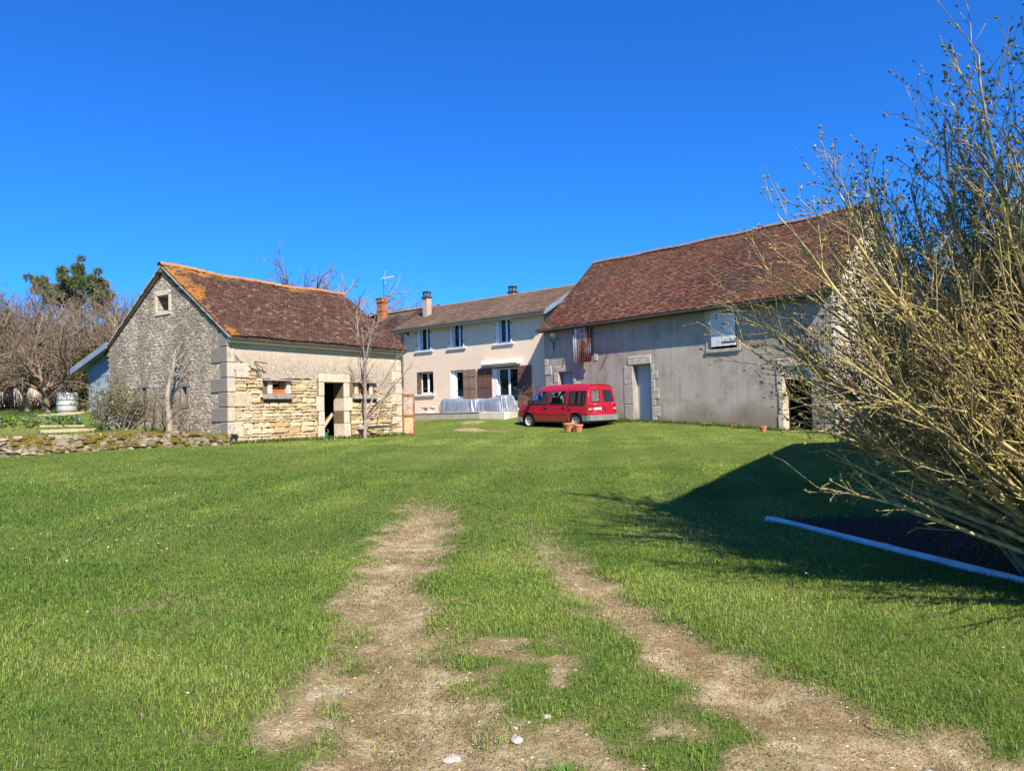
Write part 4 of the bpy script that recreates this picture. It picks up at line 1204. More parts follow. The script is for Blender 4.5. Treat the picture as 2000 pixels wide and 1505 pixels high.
#%%PART4
# ------------------------------------------------------------------ low dry stone wall and garden things
def path_pts(L, step):
    out = []; 
    for (x0, y0), (x1, y1) in zip(L[:-1], L[1:]):
        n = max(1, int(math.hypot(x1 - x0, y1 - y0) / step))
        out += [(x0 + (x1 - x0) * i / n, y0 + (y1 - y0) * i / n, math.atan2(y1 - y0, x1 - x0)) for i in range(n)]
    return out
sw = thing('dry_stone_wall', 'low mossy dry stone wall holding up the garden beside the outbuilding', 'wall', (-9, 22.55, 0))
g = G()
pp = path_pts(WALL, .5)
for a, b in zip(pp[:-1], pp[1:]):
    za, zb = hgf(a[0], a[1]) - .03, hgf(b[0], b[1]) - .03
    n_ = (math.sin(a[2]), -math.cos(a[2]))
    A0 = (a[0] + 9, a[1] - 22.55); B0 = (b[0] + 9, b[1] - 22.55)
    g.quad((A0[0], A0[1], .3), (B0[0], B0[1], .3), (B0[0], B0[1], zb), (A0[0], A0[1], za))
    g.quad((A0[0], A0[1], za), (B0[0], B0[1], zb), (B0[0], B0[1] + .5, zb), (A0[0], A0[1] + .5, za))
g.build('core', M['moss'], sw, fix=False)
cnt = 0
arcL = [0]
for (x0, y0), (x1, y1) in zip(WALL[:-1], WALL[1:]): arcL.append(arcL[-1] + math.hypot(x1 - x0, y1 - y0))
def wall_at(s):
    i = max(0, min(len(WALL) - 2, next((k for k in range(len(arcL) - 1) if arcL[k + 1] > s), len(WALL) - 2)))
    t = (s - arcL[i]) / (arcL[i + 1] - arcL[i]); (x0, y0), (x1, y1) = WALL[i], WALL[i + 1]
    return x0 + (x1 - x0) * t, y0 + (y1 - y0) * t, math.atan2(y1 - y0, x1 - x0)
for row in range(7):
    s = .02
    while s < 9.5 and cnt < 275:
        w = rng.uniform(.14, .42); x, y, a = wall_at(s + w / 2)
        zb = hzf(x, y) - .08; zt = hgf(x, y) + .05
        h = (zt - zb) / 7
        if rng.random() < .93:
            hh2 = h * rng.uniform(.95, 1.35)
            o = place_stone(sw, 'moss', 'stone', x + 9 , y - 22.55 - .10 + rng.uniform(-.06, .07) + row * .02, zb + row * h + rng.uniform(-.02, .02), w * 1.15, hh2 * 1.12, rng.uniform(.18, .3), a + math.pi + rng.uniform(-.25, .25), .55, .04)
            o.rotation_euler[1] = rng.uniform(-.22, .22); cnt += 1
        s += w
for i in range(16):                                      # loose cap stones
    s = rng.uniform(.2, 7.5); x, y, a = wall_at(s)
    o = place_stone(sw, 'moss', 'stone', x + 9, y - 22.55 + rng.uniform(.0, .3), hgf(x, y) - .02, rng.uniform(.2, .5), rng.uniform(.08, .16), rng.uniform(.2, .35), a + math.pi + rng.uniform(-.5, .5), .55, .04)
# corrugated lean-to
sd = thing('corrugated_shed', 'blue-grey corrugated iron lean-to against the outbuilding gable', 'shed', (LBO[0], LBO[1], 0), LBA)
def top_z(y): return 4.42 - (y - 6.8) * .33
def corr_y(y0, y1, z0, zf, x, pitch=.13, amp=.028, sub=6):
    g = G(); n = int((y1 - y0) / pitch * sub)
    for i in range(n + 1):
        yv = y0 + (y1 - y0) * i / n; d = amp * math.cos(i / sub * 2 * math.pi)
        g.v += [(x + d, yv, z0), (x + d, yv, zf(yv))]
    for i in range(n):
        a = i * 2; g.f.append((a, a + 2, a + 3, a + 1))
    return g
lo = corr_y(6.84, 8.78, 1.6, lambda y: 3.34, .30).build('lower_sheet', M['bluesheet'], sd, True, fix=False)
up = corr_y(6.84, 8.78, 3.30, lambda y: top_z(y) - .1, .275).build('upper_sheet', M['bluesheet'], sd, True, fix=False)
G().quad((.3, 8.78, 1.6), (3.2, 8.78, 1.6), (3.2, 8.78, top_z(8.78) - .1), (.3, 8.78, top_z(8.78) - .1)).build('side_sheet', M['bluesheet'], sd, fix=False)
rf_ = G().prism([(6.7, top_z(6.7)), (9.22, top_z(9.22)), (9.22, top_z(9.22) - .06), (6.7, top_z(6.7) - .06)], 'x', -.12, 3.3).build('roof', M['bluesheet'], sd)
G().prism([(6.7, top_z(6.7) + .03), (9.24, top_z(9.24) + .03), (9.24, top_z(9.24) - .2), (6.7, top_z(6.7) - .2)], 'x', -.16, -.122).build('barge_board', M['bluesheet'], rf_)
G().box(.31, .38, 8.68, 8.77, 1.6, 3.7).build('corner_post', M['darkwood'], sd)
bz = hgf(-18.84, 31.0)
brl = thing('water_barrel', 'white plastic water barrel standing beside the corrugated shed', 'barrel', (-18.84, 31, bz - .03))
G().lathe([(0, 0), (.34, 0), (.37, .04), (.40, .30), (.41, .45), (.40, .60), (.365, .86), (.34, .90), (.30, .90), (.28, .84), (0, .84)], 24).build('body', mottled('dirty_white_barrel', [(.3, (.42, .40, .34)), (.7, (.58, .56, .50))], 3, .6, .1), brl, 40)
for zz_, r_ in ((.14, .392), (.38, .415), (.60, .408)):
    G().lathe([(r_ - .006, zz_ - .02), (r_ + .008, zz_ - .015), (r_ + .008, zz_ + .015), (r_ - .006, zz_ + .02)], 24).build('hoop', M['zinc'], brl, 40)
# board edgings of the vegetable beds
for (x0, y0, x1, y1, lab) in ((-15.1, 22.15, -12.6, 23.2, 'long pale board edging the vegetable bed just behind the mossy wall'), (-16.6, 25.2, -15.0, 25.7, 'short pale board edging the bed below the leafy vegetables'),
                              (-15.6, 24.2, -14.2, 25.0, 'pale board edging the bare bed in front of the gable bushes'), (-18.4, 28.4, -15.6, 28.0, 'far pale board edging the bed in front of the white barrel')):
    z0, z1 = hgf(x0, y0), hgf(x1, y1); L_ = math.hypot(x1 - x0, y1 - y0)
    o = G().cbox(0, L_, -.03, .03, -.14, .07, .006).build('edging_board', M['rawwood'])
    o.location = (x0, y0, z0); o.rotation_euler = (0, -math.atan2(z1 - z0, L_), math.atan2(y1 - y0, x1 - x0))
    tag(o, lab, 'board', 'bed edging boards')
# things inside and beside the outbuilding
def lbw(x, y, z): return to_world(LBO, LBA, x, y, z)
for i, (x0, x1, lean, lab) in enumerate(((4.25, 4.9, .35, 'sawn plank leaning just inside the dark outbuilding doorway'), (4.1, 4.72, .6, 'darker plank leaning behind another in the outbuilding doorway'))):
    o = G().cbox(-.06, .06, -.012, .012, 0, 1.25 - i * .2, .004).build('leaning_plank', M['rawwood' if i == 0 else 'darkwood'])
    o.location = lbw(4.15 + .1 * i, .62 + .2 * i, .75); o.rotation_euler = (0, .75, LBA)
    tag(o, lab, 'plank')
bk = thing('green_bucket', 'small green bucket on the floor inside the outbuilding doorway', 'bucket', lbw(4.78, .8, .72))
G().lathe([(0, .0), (.10, 0), (.14, .26), (.15, .27), (.13, .27), (.095, .02), (0, .02)], 18).build('pail', plain('green_plastic', (.01, .22, .14), .4), bk, 40)
G().tube([(-.145, 0, .25), (-.1, .02, .36), (0, .03, .4), (.1, .02, .36), (.145, 0, .25)], .005, 5).build('handle', M['zinc'], bk)
gt = thing('rusty_iron_door', 'rusty two-panel iron door leaning against the far corner of the outbuilding', 'door', (-4.52, 30.0, hzf(-4.5, 30)), R(12))
g = G()
for a, b, c, d in ((0, .07, 0, 1.66), (.44, .51, 0, 1.66), (.07, .44, 0, .07), (.07, .44, .72, .82), (.07, .44, 1.56, 1.66)): g.cbox(a, b, -.03, .03, c, d, .008)
g.build('frame', rust_mat('rusty_frame_iron', (.30, .20, .10), (.35, .55)), gt)
G().box(.07, .44, -.006, .006, .07, .72).build('panel', rust_mat('ochre_sheet_iron', (.52, .36, .20), (.52, .70)), gt)
G().box(.07, .44, -.006, .006, .82, 1.56).build('panel', rust_mat('pale_sheet_iron', (.45, .36, .29), (.50, .66)), gt)
G().cbox(.0, .12, .05, .14, 1.5, 1.95, .01).build('post', M['rust'], gt)

# ------------------------------------------------------------------ terrace
def how(x, y, z): return to_world(HOO, HOA, x, y, z)
tr = thing('terrace', 'low concrete terrace along the foot of the cream house', 'terrace', (HOO[0], HOO[1], 0), HOA)
G().cbox(1.2, 9.9, -2.0, -.03, .6, 1.56, .015).build('slab', M['concrete'], tr)
G().cbox(8.25, 9.92, -2.42, -2.005, .6, 1.565, .02).build('step', M['palestep'], tr)
G().cbox(1.2, 8.2, -2.03, -1.7, 1.565, 1.60, .008).build('coping', M['concrete'], tr)
def tarp_mat():
    t = NT('silver_blue_tarpaulin', .32, .5)
    v = t.coord(); n = t.noise(v, 3, 5, .7); w = t.noise(v, 14, 5, .75)
    t.color(t.ramp(n, [(.3, (.24, .28, .34)), (.7, (.42, .46, .52))]))
    t.b.inputs['Metallic'].default_value = .35
    t.bump(t.math('ADD', n, t.math('MULTIPLY', w, .35)), .7, .05)
    return t.m
M['tarp'] = tarp_mat()
def tarp(x0, x1, y0, y1, H, seed, label):
    o_ = thing('tarpaulin', label, 'tarpaulin', how((x0 + x1) / 2, (y0 + y1) / 2, 1.565), HOA, 'tarpaulins on the terrace')
    a, b = (x1 - x0) / 2, (y1 - y0) / 2; q = random.Random(seed); n = 150
    ph = [q.uniform(0, 6) for _ in range(6)]
    per = []
    for i in range(n):
        th = 2 * math.pi * i / n; c, s = math.cos(th), math.sin(th); e = .28
        per.append((a * math.copysign(abs(c) ** e, c), b * math.copysign(abs(s) ** e, s), th))
    rings = []
    for v in (0, .03, .15, .3, .45, .6, .75, .88, .96, 1.0):
        ring = []
        for (px, py, th) in per:
            k = math.hypot(px, py)
            fold = .5 * math.sin(9 * th + ph[0] + 2 * math.sin(3 * th + ph[1]) + v * 2.2 * math.sin(5 * th + ph[5])) + .4 * math.sin(17 * th + ph[2] + v * 1.5) + .25 * math.sin(31 * th + ph[3])
            ins = .10 * v + .03 * v * v - .13 * fold * (1 - v) ** .7 * (.3 + v * 2 if v < .3 else .9)
            hx = H * (1 + .10 * math.sin(px * 2.3 + ph[4]) + .06 * math.sin(px * 6 + ph[1]))
            if v > .9: ins += (v - .9) * .8
            ring.append((px * (1 - ins / max(a, .3)), py * (1 - ins / max(b, .3) * .8), v * hx + (.03 * abs(fold) if v == 0 else 0)))
        rings.append(ring)
    for t in (.7, .4, .12):
        rings.append([(p[0] * t, p[1] * t, p[2] + .03 * math.sin(p[0] * t * 5 + ph[2]) * math.cos(p[1] * t * 7) - .02) for p in rings[9]])
    g = G()
    for r_ in rings: g.v += r_
    for i in range(len(rings) - 1):
        for j in range(n):
            l = (j + 1) % n; g.f.append((i * n + j, i * n + l, (i + 1) * n + l, (i + 1) * n + j))
    g.f.append(tuple((len(rings) - 1) * n + j for j in range(n)))
    g.build('sheet', M['tarp'], o_, True)
tarp(4.7, 7.55, -1.75, -.75, .70, 3, 'long silver-blue tarpaulin draped over garden furniture on the terrace')
tarp(7.35, 9.35, -1.7, -.7, .74, 9, 'shorter silver-blue tarpaulin draped over furniture in front of the patio door')
bn = thing('stone_bench', 'small stone bench on the terrace below the ground floor window', 'bench', how(2.75, -.55, 1.565), HOA)
G().cbox(-.5, .5, -.18, .18, .32, .42, .02).build('seat', M['palestep'], bn)
for xx in (-.36, .22): G().cbox(xx, xx + .14, -.15, .15, 0, .315, .02).build('leg', M['palestep'], bn)
G().cbox(-.2, .25, -.24, -.1, .0, .16, .03).build('block', M['palestep'], bn)
wb = thing('dark_water_butt', 'dark plastic water butt half hidden behind the rusty iron door', 'barrel', how(2.55, -2.55, 1.1), HOA)
G().lathe([(0, 0), (.26, 0), (.30, .2), (.31, .6), (.28, .95), (.26, 1.0), (0, 1.0)], 20).build('body', plain('black_plastic', (.03, .032, .036), .45), wb, 40)
G().lathe([(0, 1.0), (.275, 1.0), (.28, 1.03), (.1, 1.07), (0, 1.07)], 20).build('lid', plain('black_plastic_lid', (.03, .032, .036), .45), wb, 40)

# ------------------------------------------------------------------ red van
van = thing('red_van', 'red passenger van parked on the lawn in front of the grey barn', 'van', (2.28, 32.44, 0.80), R(133))
van.rotation_euler = (R(-0.6), R(-1.2), R(133))
def paint():
    t = NT('red_car_paint', .32, .5)
    v = t.coord(); n = t.noise(v, 2.5, 5, .7)
    c = t.ramp(n, [(.3, (.37, .008, .026)), (.7, (.46, .012, .036))])
    xyz = t.node('SeparateXYZ'); t.t.links.new(t.coord(), xyz.inputs[0])
    sill_brown = t.fr(t.math('ADD', t.math('MULTIPLY', xyz.outputs[2], -1.0), t.math('ADD', t.math('MULTIPLY', t.noise(v, 5, 5, .7), .35), .42)), .0, .4)
    c = t.mix(sill_brown, c, t.mix(.4, c, (.16, .10, .07)))  # the red turns browner and duller towards the sills
    t.color(c); t.b.inputs['Coat Weight'].default_value = .7; t.b.inputs['Coat Roughness'].default_value = .08
    return t.m
M['paint'] = paint()
M['rubber'] = plain('black_rubber', (.018, .018, .02), .8, .2)
M['bumper'] = mottled('faded_grey_bumper', [(.3, (.16, .165, .175)), (.7, (.25, .255, .265))], 4, .65, .1)
M['carglass'] = glassy('tinted_car_glass', (.72, .82, .86), .03, 2.3)
M['seatcloth'] = plain('dark_blue_seat_cloth', (.015, .022, .05), .9)
M['cabin'] = plain('dark_cabin_trim', (.03, .03, .033), .8)
M['redlamp'] = plain('red_lamp_lens', (.30, .008, .01), .15, .5, coat=.5)
M['amber'] = plain('pale_lamp_lens', (.62, .42, .28), .15, .5, coat=.5)
M['clear'] = plain('clear_lamp_lens', (.55, .57, .58), .1, .6, coat=.6)
M['cover'] = mottled('dusty_cream_hubcap', [(.3, (.42, .38, .30)), (.7, (.60, .56, .47))], 5, .55, .1)
LV = [(.30, .860), (.46, .893), (.60, .905), (.66, .912), (.72, .905), (1.06, .893), (1.60, .800), (1.74, .748), (1.845, .640), (1.895, .36), (1.915, .0)]
def topz(x): return float(np.interp(x, [-2.2, -2.1, -1.9, .30, .62, .80, 1.36, 1.45, 2.0, 2.12, 2.2], [1.83, 1.88, 1.915, 1.915, 1.88, 1.79, 1.13, 1.07, .89, .80, .70]))
AR, FW, RW = .385, 1.38, -1.44
def section(x):
    T = topz(x); k = max(0, min(1, (T - 1.07) / .80)); out = []
    belt = min(1.06, T - .05)
    nose = 1 - .16 * max(0, (x - 1.7) / .5) ** 2 if x > 1.7 else 1.0
    tail = .965 if x < -2.19 else 1.0
    bot = .30
    for wc in (FW, RW):
        if abs(x - wc) < AR: bot = max(bot, .31 + math.sqrt(AR * AR - (x - wc) ** 2) * 1.0)
    for i, (z, w) in enumerate(LV):
        if i <= 4: zz = z if T > 1.0 else .30 + (z - .30) * (belt - .36) / .70 if False else min(z, belt - (.05 - i * .01))
        elif i == 5: zz = belt
        else: zz = belt + (z - 1.06) / (1.915 - 1.06) * (T - belt)
        zz = max(zz, bot + i * .002)
        if i >= 6:
            wh = (.885, .84, .72, .40, 0)[i - 6]
            w = wh + (w - wh) * k
        xx = x + (.13 * max(0, zz - 1.0) if x < -2.15 else 0)
        out.append((xx, w * nose * tail, zz))
    return out
stn = sorted({-2.2, -2.165, -2.1, -2.02, -1.08, -.90, -.45, .02, .16, .36, .52, .66, .80, .95, 1.05, 1.14, 1.25, 1.36, 1.45, 1.9, 2.0, 2.08, 2.14, 2.2}
             | {round(FW + AR * math.cos(math.pi * i / 10), 3) for i in range(11)} | {round(RW + AR * math.cos(math.pi * i / 10), 3) for i in range(11)})
secs = [section(x) for x in stn]
body, gl_side, gl_front, trim = G(), {}, G(), G()
def win_of(xa, xb):
    m = (xa + xb) / 2
    if -2.02 <= m <= -1.08: return 'a'
    if -.90 <= m <= .02: return 'b'
    if .16 <= m <= 1.14: return 'c'
for i in range(len(stn) - 1):
    A, B = secs[i], secs[i + 1]
    for j in range(len(LV) - 1):
        for sg in (1, -1):
            q4 = [(A[j][0], sg * A[j][1], A[j][2]), (B[j][0], sg * B[j][1], B[j][2]), (B[j + 1][0], sg * B[j + 1][1], B[j + 1][2]), (A[j + 1][0], sg * A[j + 1][1], A[j + 1][2])]
            if sg < 0: q4.reverse()
            w = win_of(stn[i], stn[i + 1])
            if j == 5 and w: gl_side.setdefault((w, sg), G()).quad(*q4)
            elif j >= 7 and .80 <= stn[i] and stn[i + 1] <= 1.37: gl_front.quad(*q4)
            else: body.quad(*q4)
A = secs[-1]
for j in range(len(LV) - 1): body.quad((A[j][0], A[j][1], A[j][2]), (A[j][0], -A[j][1], A[j][2]), (A[j + 1][0], -A[j + 1][1], A[j + 1][2]), (A[j + 1][0], A[j + 1][1], A[j + 1][2]))
# rear face with two window openings
def hwz(z): return float(np.interp(z, [l[0] for l in LV], [l[1] for l in LV])) * .965
def rx(z): return -2.2 + .13 * max(0, z - 1.0)
zr = [.42, .6, 1.06, 1.14, 1.62, 1.70, 1.76, 1.80, 1.83]; yr = [-1, -.84, -.16, 0, .16, .84, 1]
def RP(f, z, e=0): return (rx(z) - e, f * hwz(z * 1.0 + (.06 if z > 1.75 else 0)), z)
gl_rear = []
for a in range(len(zr) - 1):
    for b in range(len(yr) - 1):
        if zr[a] == 1.14 and b in (1, 4):
            gl_rear.append((yr[b], yr[b + 1])); continue
        body.quad(RP(yr[b], zr[a]), RP(yr[b + 1], zr[a]), RP(yr[b + 1], zr[a + 1]), RP(yr[b], zr[a + 1]))
for f in (1.14, 1.62): pass
bo = body.build('body', M['paint'], van)
bm = bmesh.new(); bm.from_mesh(bo.data); bmesh.ops.remove_doubles(bm, verts=bm.verts, dist=.0015); bmesh.ops.recalc_face_normals(bm, faces=bm.faces); bm.to_mesh(bo.data); bm.free()
bo.data.polygons.foreach_set('use_smooth', [True] * len(bo.data.polygons)); bo.data.set_sharp_from_angle(angle=R(38))
for (w, sg), gg in gl_side.items():
    o = gg.build('side_window', M['carglass'], van)
    # rubber seal round the opening
    xs_ = {'a': (-2.02, -1.08), 'b': (-.90, .02), 'c': (.16, 1.14)}[w]
    S0, S1 = [section(x_) for x_ in xs_]
    pts = [S0[5], S1[5], S1[6], S0[6], S0[5]]
    mid_ = [section(x_) for x_ in (.36, .52, .66, .80, .95, 1.05)] if w == 'c' else []
    if w == 'c': pts = [S0[5]] + [m[5] for m in mid_] + [S1[5], S1[6]] + [m[6] for m in reversed(mid_)] + [S0[6], S0[5]]
    G().tube([(p[0], sg * (p[1] + .002), p[2]) for p in pts], .016, 6).build('seal', M['rubber'], o)
    if w == 'b': G().box(-.45, -.425, sg * .85 - .012, sg * .85 + .012, 1.08, 1.58).build('divider', M['rubber'], o, rot=(0, 0, 0))
gl_front.build('windscreen', M['carglass'], van, True)
for (a, b) in gl_rear:
    o = G().quad(RP(a, 1.14, -.002), RP(b, 1.14, -.002), RP(b, 1.62, -.002), RP(a, 1.62, -.002)).build('rear_window', M['carglass'], van, fix=False)
    G().tube([RP(a, 1.14, .003), RP(b, 1.14, .003), RP(b, 1.62, .003), RP(a, 1.62, .003), RP(a, 1.14, .003)], .018, 6).build('seal', M['rubber'], o)
# seams, mouldings, bumpers, lamps
def seam(x, j0, j1, sg=1):
    g = G(); S0, S1 = section(x - .008), section(x + .008)
    for j in range(j0, j1):
        g.quad((S0[j][0], sg * (S0[j][1] + .002), S0[j][2]), (S1[j][0], sg * (S1[j][1] + .002), S1[j][2]), (S1[j + 1][0], sg * (S1[j + 1][1] + .002), S1[j + 1][2]), (S0[j + 1][0], sg * (S0[j + 1][1] + .002), S0[j + 1][2]))
    return g
for sg in (1, -1):
    for x in (-.99, .09, 1.20 if False else 1.02):
        seam(x, 0 if x != 1.02 else 1, 8 if x < 1 else 5, sg).build('door_seam', M['rubber'], van, fix=False)
    G().box(-2.0, -.99, sg * .898 - .006, sg * .898 + .006, .985, 1.0).build('slide_rail', M['rubber'], van)
    g = G()
    for xa, xb in ((-1.04, .98), (-2.12, -1.86)): g.cbox(xa, xb, sg * .909 - .012, sg * .909 + .012, .625, .69, .006)
    g.build('moulding', M['paint'], van)
    for x in (-.86, .22): G().cbox(x, x + .16, sg * .905 - .025, sg * .905 + .018, .86, .93, .01).build('door_handle', M['rubber'], van)
    G().lathe([(0, .0), (.055, 0.0), (.06, -.008)], 16, 'y', (-1.12, sg * .906, .82)).build('fuel_cap', M['rubber'], van) if sg > 0 else None
    mr = G().cbox(1.06, 1.20, sg * 1.0 - .09, sg * 1.0 + .09, 1.06, 1.27, .03).build('mirror', M['rubber'], van)
    G().cbox(-2.215, -2.10, sg * .80 - .085, sg * .80 + .085, .70, .80, .012).build('tail_lamp', M['redlamp'], van)
    G().cbox(-2.212, -2.10, sg * .80 - .085, sg * .80 + .085, .80, .875, .012).build('reverse_lamp', M['amber'], van)
    G().cbox(-2.215, -2.10, sg * .80 - .085, sg * .80 + .085, .875, 1.05, .012).build('tail_lamp', M['redlamp'], van)
    G().cbox(1.98, 2.14, sg * .66 - .15, sg * .66 + .15, .66, .80, .03).build('headlamp', M['clear'], van)
    for zz_ in (.72, 1.25, 1.68): G().cbox(-2.225 + .13 * max(0, zz_ - 1), -2.17 + .13 * max(0, zz_ - 1), sg * hwz(zz_) - .03, sg * hwz(zz_) + .004, zz_, zz_ + .05, .006).build('hinge', M['paint'], van)
G().prism([(-2.12, .94), (-2.30, .90), (-2.34, .72), (-2.34, -.72), (-2.30, -.90), (-2.12, -.94), (-1.86, -.925), (-1.86, -.86), (-2.1, -.84), (-2.1, .84), (-1.86, .86), (-1.86, .925)], 'z', .36, .58).build('rear_bumper', M['bumper'], van)
G().prism([(2.05, .90), (2.24, .72), (2.30, .5), (2.30, -.5), (2.24, -.72), (2.05, -.90), (1.80, -.90), (1.80, .90)], 'z', .28, .48).build('front_bumper', M['bumper'], van)
G().box(-2.203, -2.199, -.005, .005, .58, 1.82).build('door_seam', M['rubber'], van, rot=(0, 0, 0))
for sg in (.80,): G().box(-2.206, -2.199, .755, .762, .6, 1.0).box(-2.206, -2.199, -.762, -.755, .6, 1.0).build('door_seam', M['rubber'], van)
G().cbox(-2.225, -2.19, -.19, -.12, .74, .92, .012).build('door_handle', M['rubber'], van)
pl = G().cbox(-2.222, -2.195, .10, .62, .80, .91, .004).build('number_plate', M['pvc'], van)
G().box(-2.2235, -2.2225, .575, .618, .802, .908).build('plate_band', plain('blue_plate_band', (.02, .06, .30), .5), pl)
G().box(-2.235, -2.195, .08, .64, .915, .945).build('plate_lamp', M['rubber'], van)
def text(body_, size, mat, parent, loc, rot, name):
    cu = bpy.data.curves.new(name, 'FONT'); cu.body = body_; cu.size = size; cu.extrude = .0006; cu.align_x = 'CENTER'; cu.align_y = 'CENTER'
    tmp = bpy.data.objects.new(name, cu); me = bpy.data.meshes.new_from_object(tmp)
    bpy.data.objects.remove(tmp)
    o = link(name, me, parent, mat); o.location = loc; o.rotation_euler = rot; return o
text('FT BF4 JS', .085, M['rubber'], pl, (-2.2235, .345, .853), (R(90), 0, R(-90)), 'lettering')
for yy_, zz_, w_ in ((.50, 1.03, .13), (.50, .70, .08), (-.66, 1.06, .10), (.08, .76, .05)):
    G().cbox(-2.212, -2.198, yy_ - w_ / 2, yy_ + w_ / 2, zz_, zz_ + .022, .003).build('badge', M['clear'], van)
G().cbox(-2.125, -2.09, .10, .22, 1.70, 1.74, .008).build('brake_lamp', M['redlamp'], van)
G().box(-2.1, 2.0, -.80, .80, .24, .42).build('underbody', M['cabin'], van)
for wc in (FW, RW):
    for sg in (1, -1):
        w = thing('tmp', None, None); w.name = 'wheel'; w.parent = van
        w.location = (wc, sg * .79, .315); w.rotation_euler = (0, 0, 0 if sg > 0 else math.pi)
        del_keys = [k for k in w.keys()]
        G().lathe([(.20, -.09), (.27, -.10), (.305, -.085), (.318, -.04), (.318, .04), (.305, .085), (.27, .10), (.205, .085), (.20, .06)], 28, 'y').build('tyre', M['rubber'], w, 40)
        G().lathe([(.0, .045), (.05, .05), (.07, .035), (.12, .03), (.165, .05), (.185, .075), (.205, .088), (.20, .05), (.2, -.06)], 28, 'y').build('rim', M['cover'], w, 40)
        g = G()
        for k in range(12):
            a = 2 * math.pi * k / 12; c_, s_ = math.cos(a), math.sin(a)
            g.poly([(c_ * r1 - s_ * d, .052 + (.012 if r1 > .15 else 0), s_ * r1 + c_ * d) for r1, d in ((.135, -.012), (.17, -.016), (.17, .016), (.135, .012))])
        g.build('vent_slot', M['rubber'], w, fix=False)
def seat(x, y, w):
    s_ = G().cbox(x - .25, x + .25, y - w / 2, y + w / 2, .62, .78, .05).build('seat', M['seatcloth'], van)
    G().cbox(-.06, .06, -w / 2, w / 2, 0, .62, .04).build('backrest', M['seatcloth'], s_, loc=(x - .24, y, .74), rot=(0, R(-12), 0))
    for yy_ in ((0,) if w < .7 else (-.3, .3)):
        G().cbox(-.045, .045, -.12, .12, 0, .17, .035).build('headrest', M['seatcloth'], s_, loc=(x - .38, y + yy_, 1.38), rot=(0, R(-12), 0))
seat(.45, .42, .5); seat(.45, -.42, .5); seat(-.55, 0, 1.2); seat(-1.45, 0, 1.2)
G().cbox(.95, 1.35, -.78, .78, .78, 1.04, .05).build('dashboard', M['cabin'], van)
G().box(-2.1, 1.3, -.82, .82, .42, .46).build('cabin_floor', M['cabin'], van)
G().lathe([(.17, -.012), (.185, 0), (.17, .012), (.155, 0), (.17, -.012)], 20, 'x').build('steering_wheel', M['rubber'], van, True, loc=(.88, .42, 1.08), rot=(0, R(-25), 0))
# flower pots by the rear wheel
def pot(x, y, r, h, lab, saucer):
    o = thing('terracotta_pot', lab, 'flower pot', (x, y, hzf(x, y) + (.03 if saucer else 0.0)), 0, 'terracotta pots by the van')
    G().lathe([(0, 0), (r * .66, 0), (r * .92, h * .76), (r, h * .76), (r * 1.02, h * .97), (r, h), (r * .92, h), (r * .86, h * .8), (0, h * .8)], 28).build('pot', M['terra'], o, 35)
    G().lathe([(r * .87, h * .83), (0, h * .85)], 20).build('soil', M['soil'], o)
    if saucer: G().lathe([(0, -.035), (r * .85, -.035), (r * .95, .0), (r * .9, .0), (0, -.02)], 28).build('saucer', M['concrete'], o, 35)
    return o
p1 = pot(2.24, 29.35, .245, .34, 'wider terracotta pot with a bare twig beside the van rear wheel', True)
G().tube([(.0, 0, .28), (.02, .01, .5), (.06, 0, .72)], [.008, .006, .003], 5).tube([(.01, 0, .45), (-.08, .02, .62), (-.1, .03, .75)], [.006, .004, .002], 5).tube([(.02, .01, .5), (.14, 0, .62), (.16, 0, .7)], [.005, .003, .002], 5).build('twig', M['bark'], p1)
pot(2.58, 29.0, .19, .31, 'smaller terracotta pot at the right side of the wider one', False)
pot(9.02, 26.45, .13, .2, 'small orange pot by the barn wall near its black doorway', False)

# ------------------------------------------------------------------ white pipe edging the bed
g = G(); pts = [(x, y, hzf(x, y) + .022) for x, y in PIPE]
pts = [tuple(Vector(pts[i]).lerp(Vector(pts[i + 1]), t)) for i in range(len(pts) - 1) for t in (0, .5)] + [pts[-1]]
pp_ = thing('white_pipe', 'white plastic pipe lying along the edge of the shaded planting bed', 'pipe', (0, 0, 0))
G().tube(pts[2:], .035, 14).build('tube', mottled('dirty_white_pvc', [(.3, (.50, .52, .54)), (.6, (.72, .74, .76)), (.8, (.45, .44, .40))], 3, .5, .1), pp_, 50)
G().tube([pts[0], pts[1], pts[2], pts[3]], [.040, .043, .043, .041], 14).build('end_piece', M['pvcsill'], pp_, 50)

for k_ in (7, 11):
    a_, b_ = Vector(pts[k_]), Vector(pts[k_ + 1]); d_ = (b_ - a_).normalized() * .06
    G().tube([a_ - d_, a_ + d_], .040, 14).build('joint', M['pvcsill'], pp_, 50)
# ------------------------------------------------------------------ buildings at the right-hand side
dirR = Vector((.471, .882)); perR = Vector((.882, -.471))
tb = thing('tall_stone_barn', 'tall rendered barn whose shadow falls across the lawn', 'barn', (4.66, 2.95, 0), math.atan2(.882, .471))
TL, TW, TE, TRr = 12.6, 6.0, 7.45, 9.6
g = G()
wall_g(g, PX, 0, TL, -.3, TE, -.45, 0, ()); wall_g(g, PX, 0, TL, -.3, TE, -TW, -TW + .45, ())
for xx in (0, TL - .45): wall_g(g, lambda a, d, z, xx=xx: (xx + d, a, z), -TW + .45, -.45, -.3, TE, 0, .45, ())
for xx in (0, TL): g.poly([(xx, -TW, TE), (xx, 0, TE), (xx, -TW / 2, TRr)])
g.build('wall', M['barn'], tb)
G().prism([(.05, TE - .03), (-TW / 2, TRr + .1), (-TW - .2, TE - .1), (-TW - .2, TE - .2), (-TW / 2, TRr), (.05, TE - .14)], 'x', -.05, TL + .1).build('roof', M['deck'], tb)
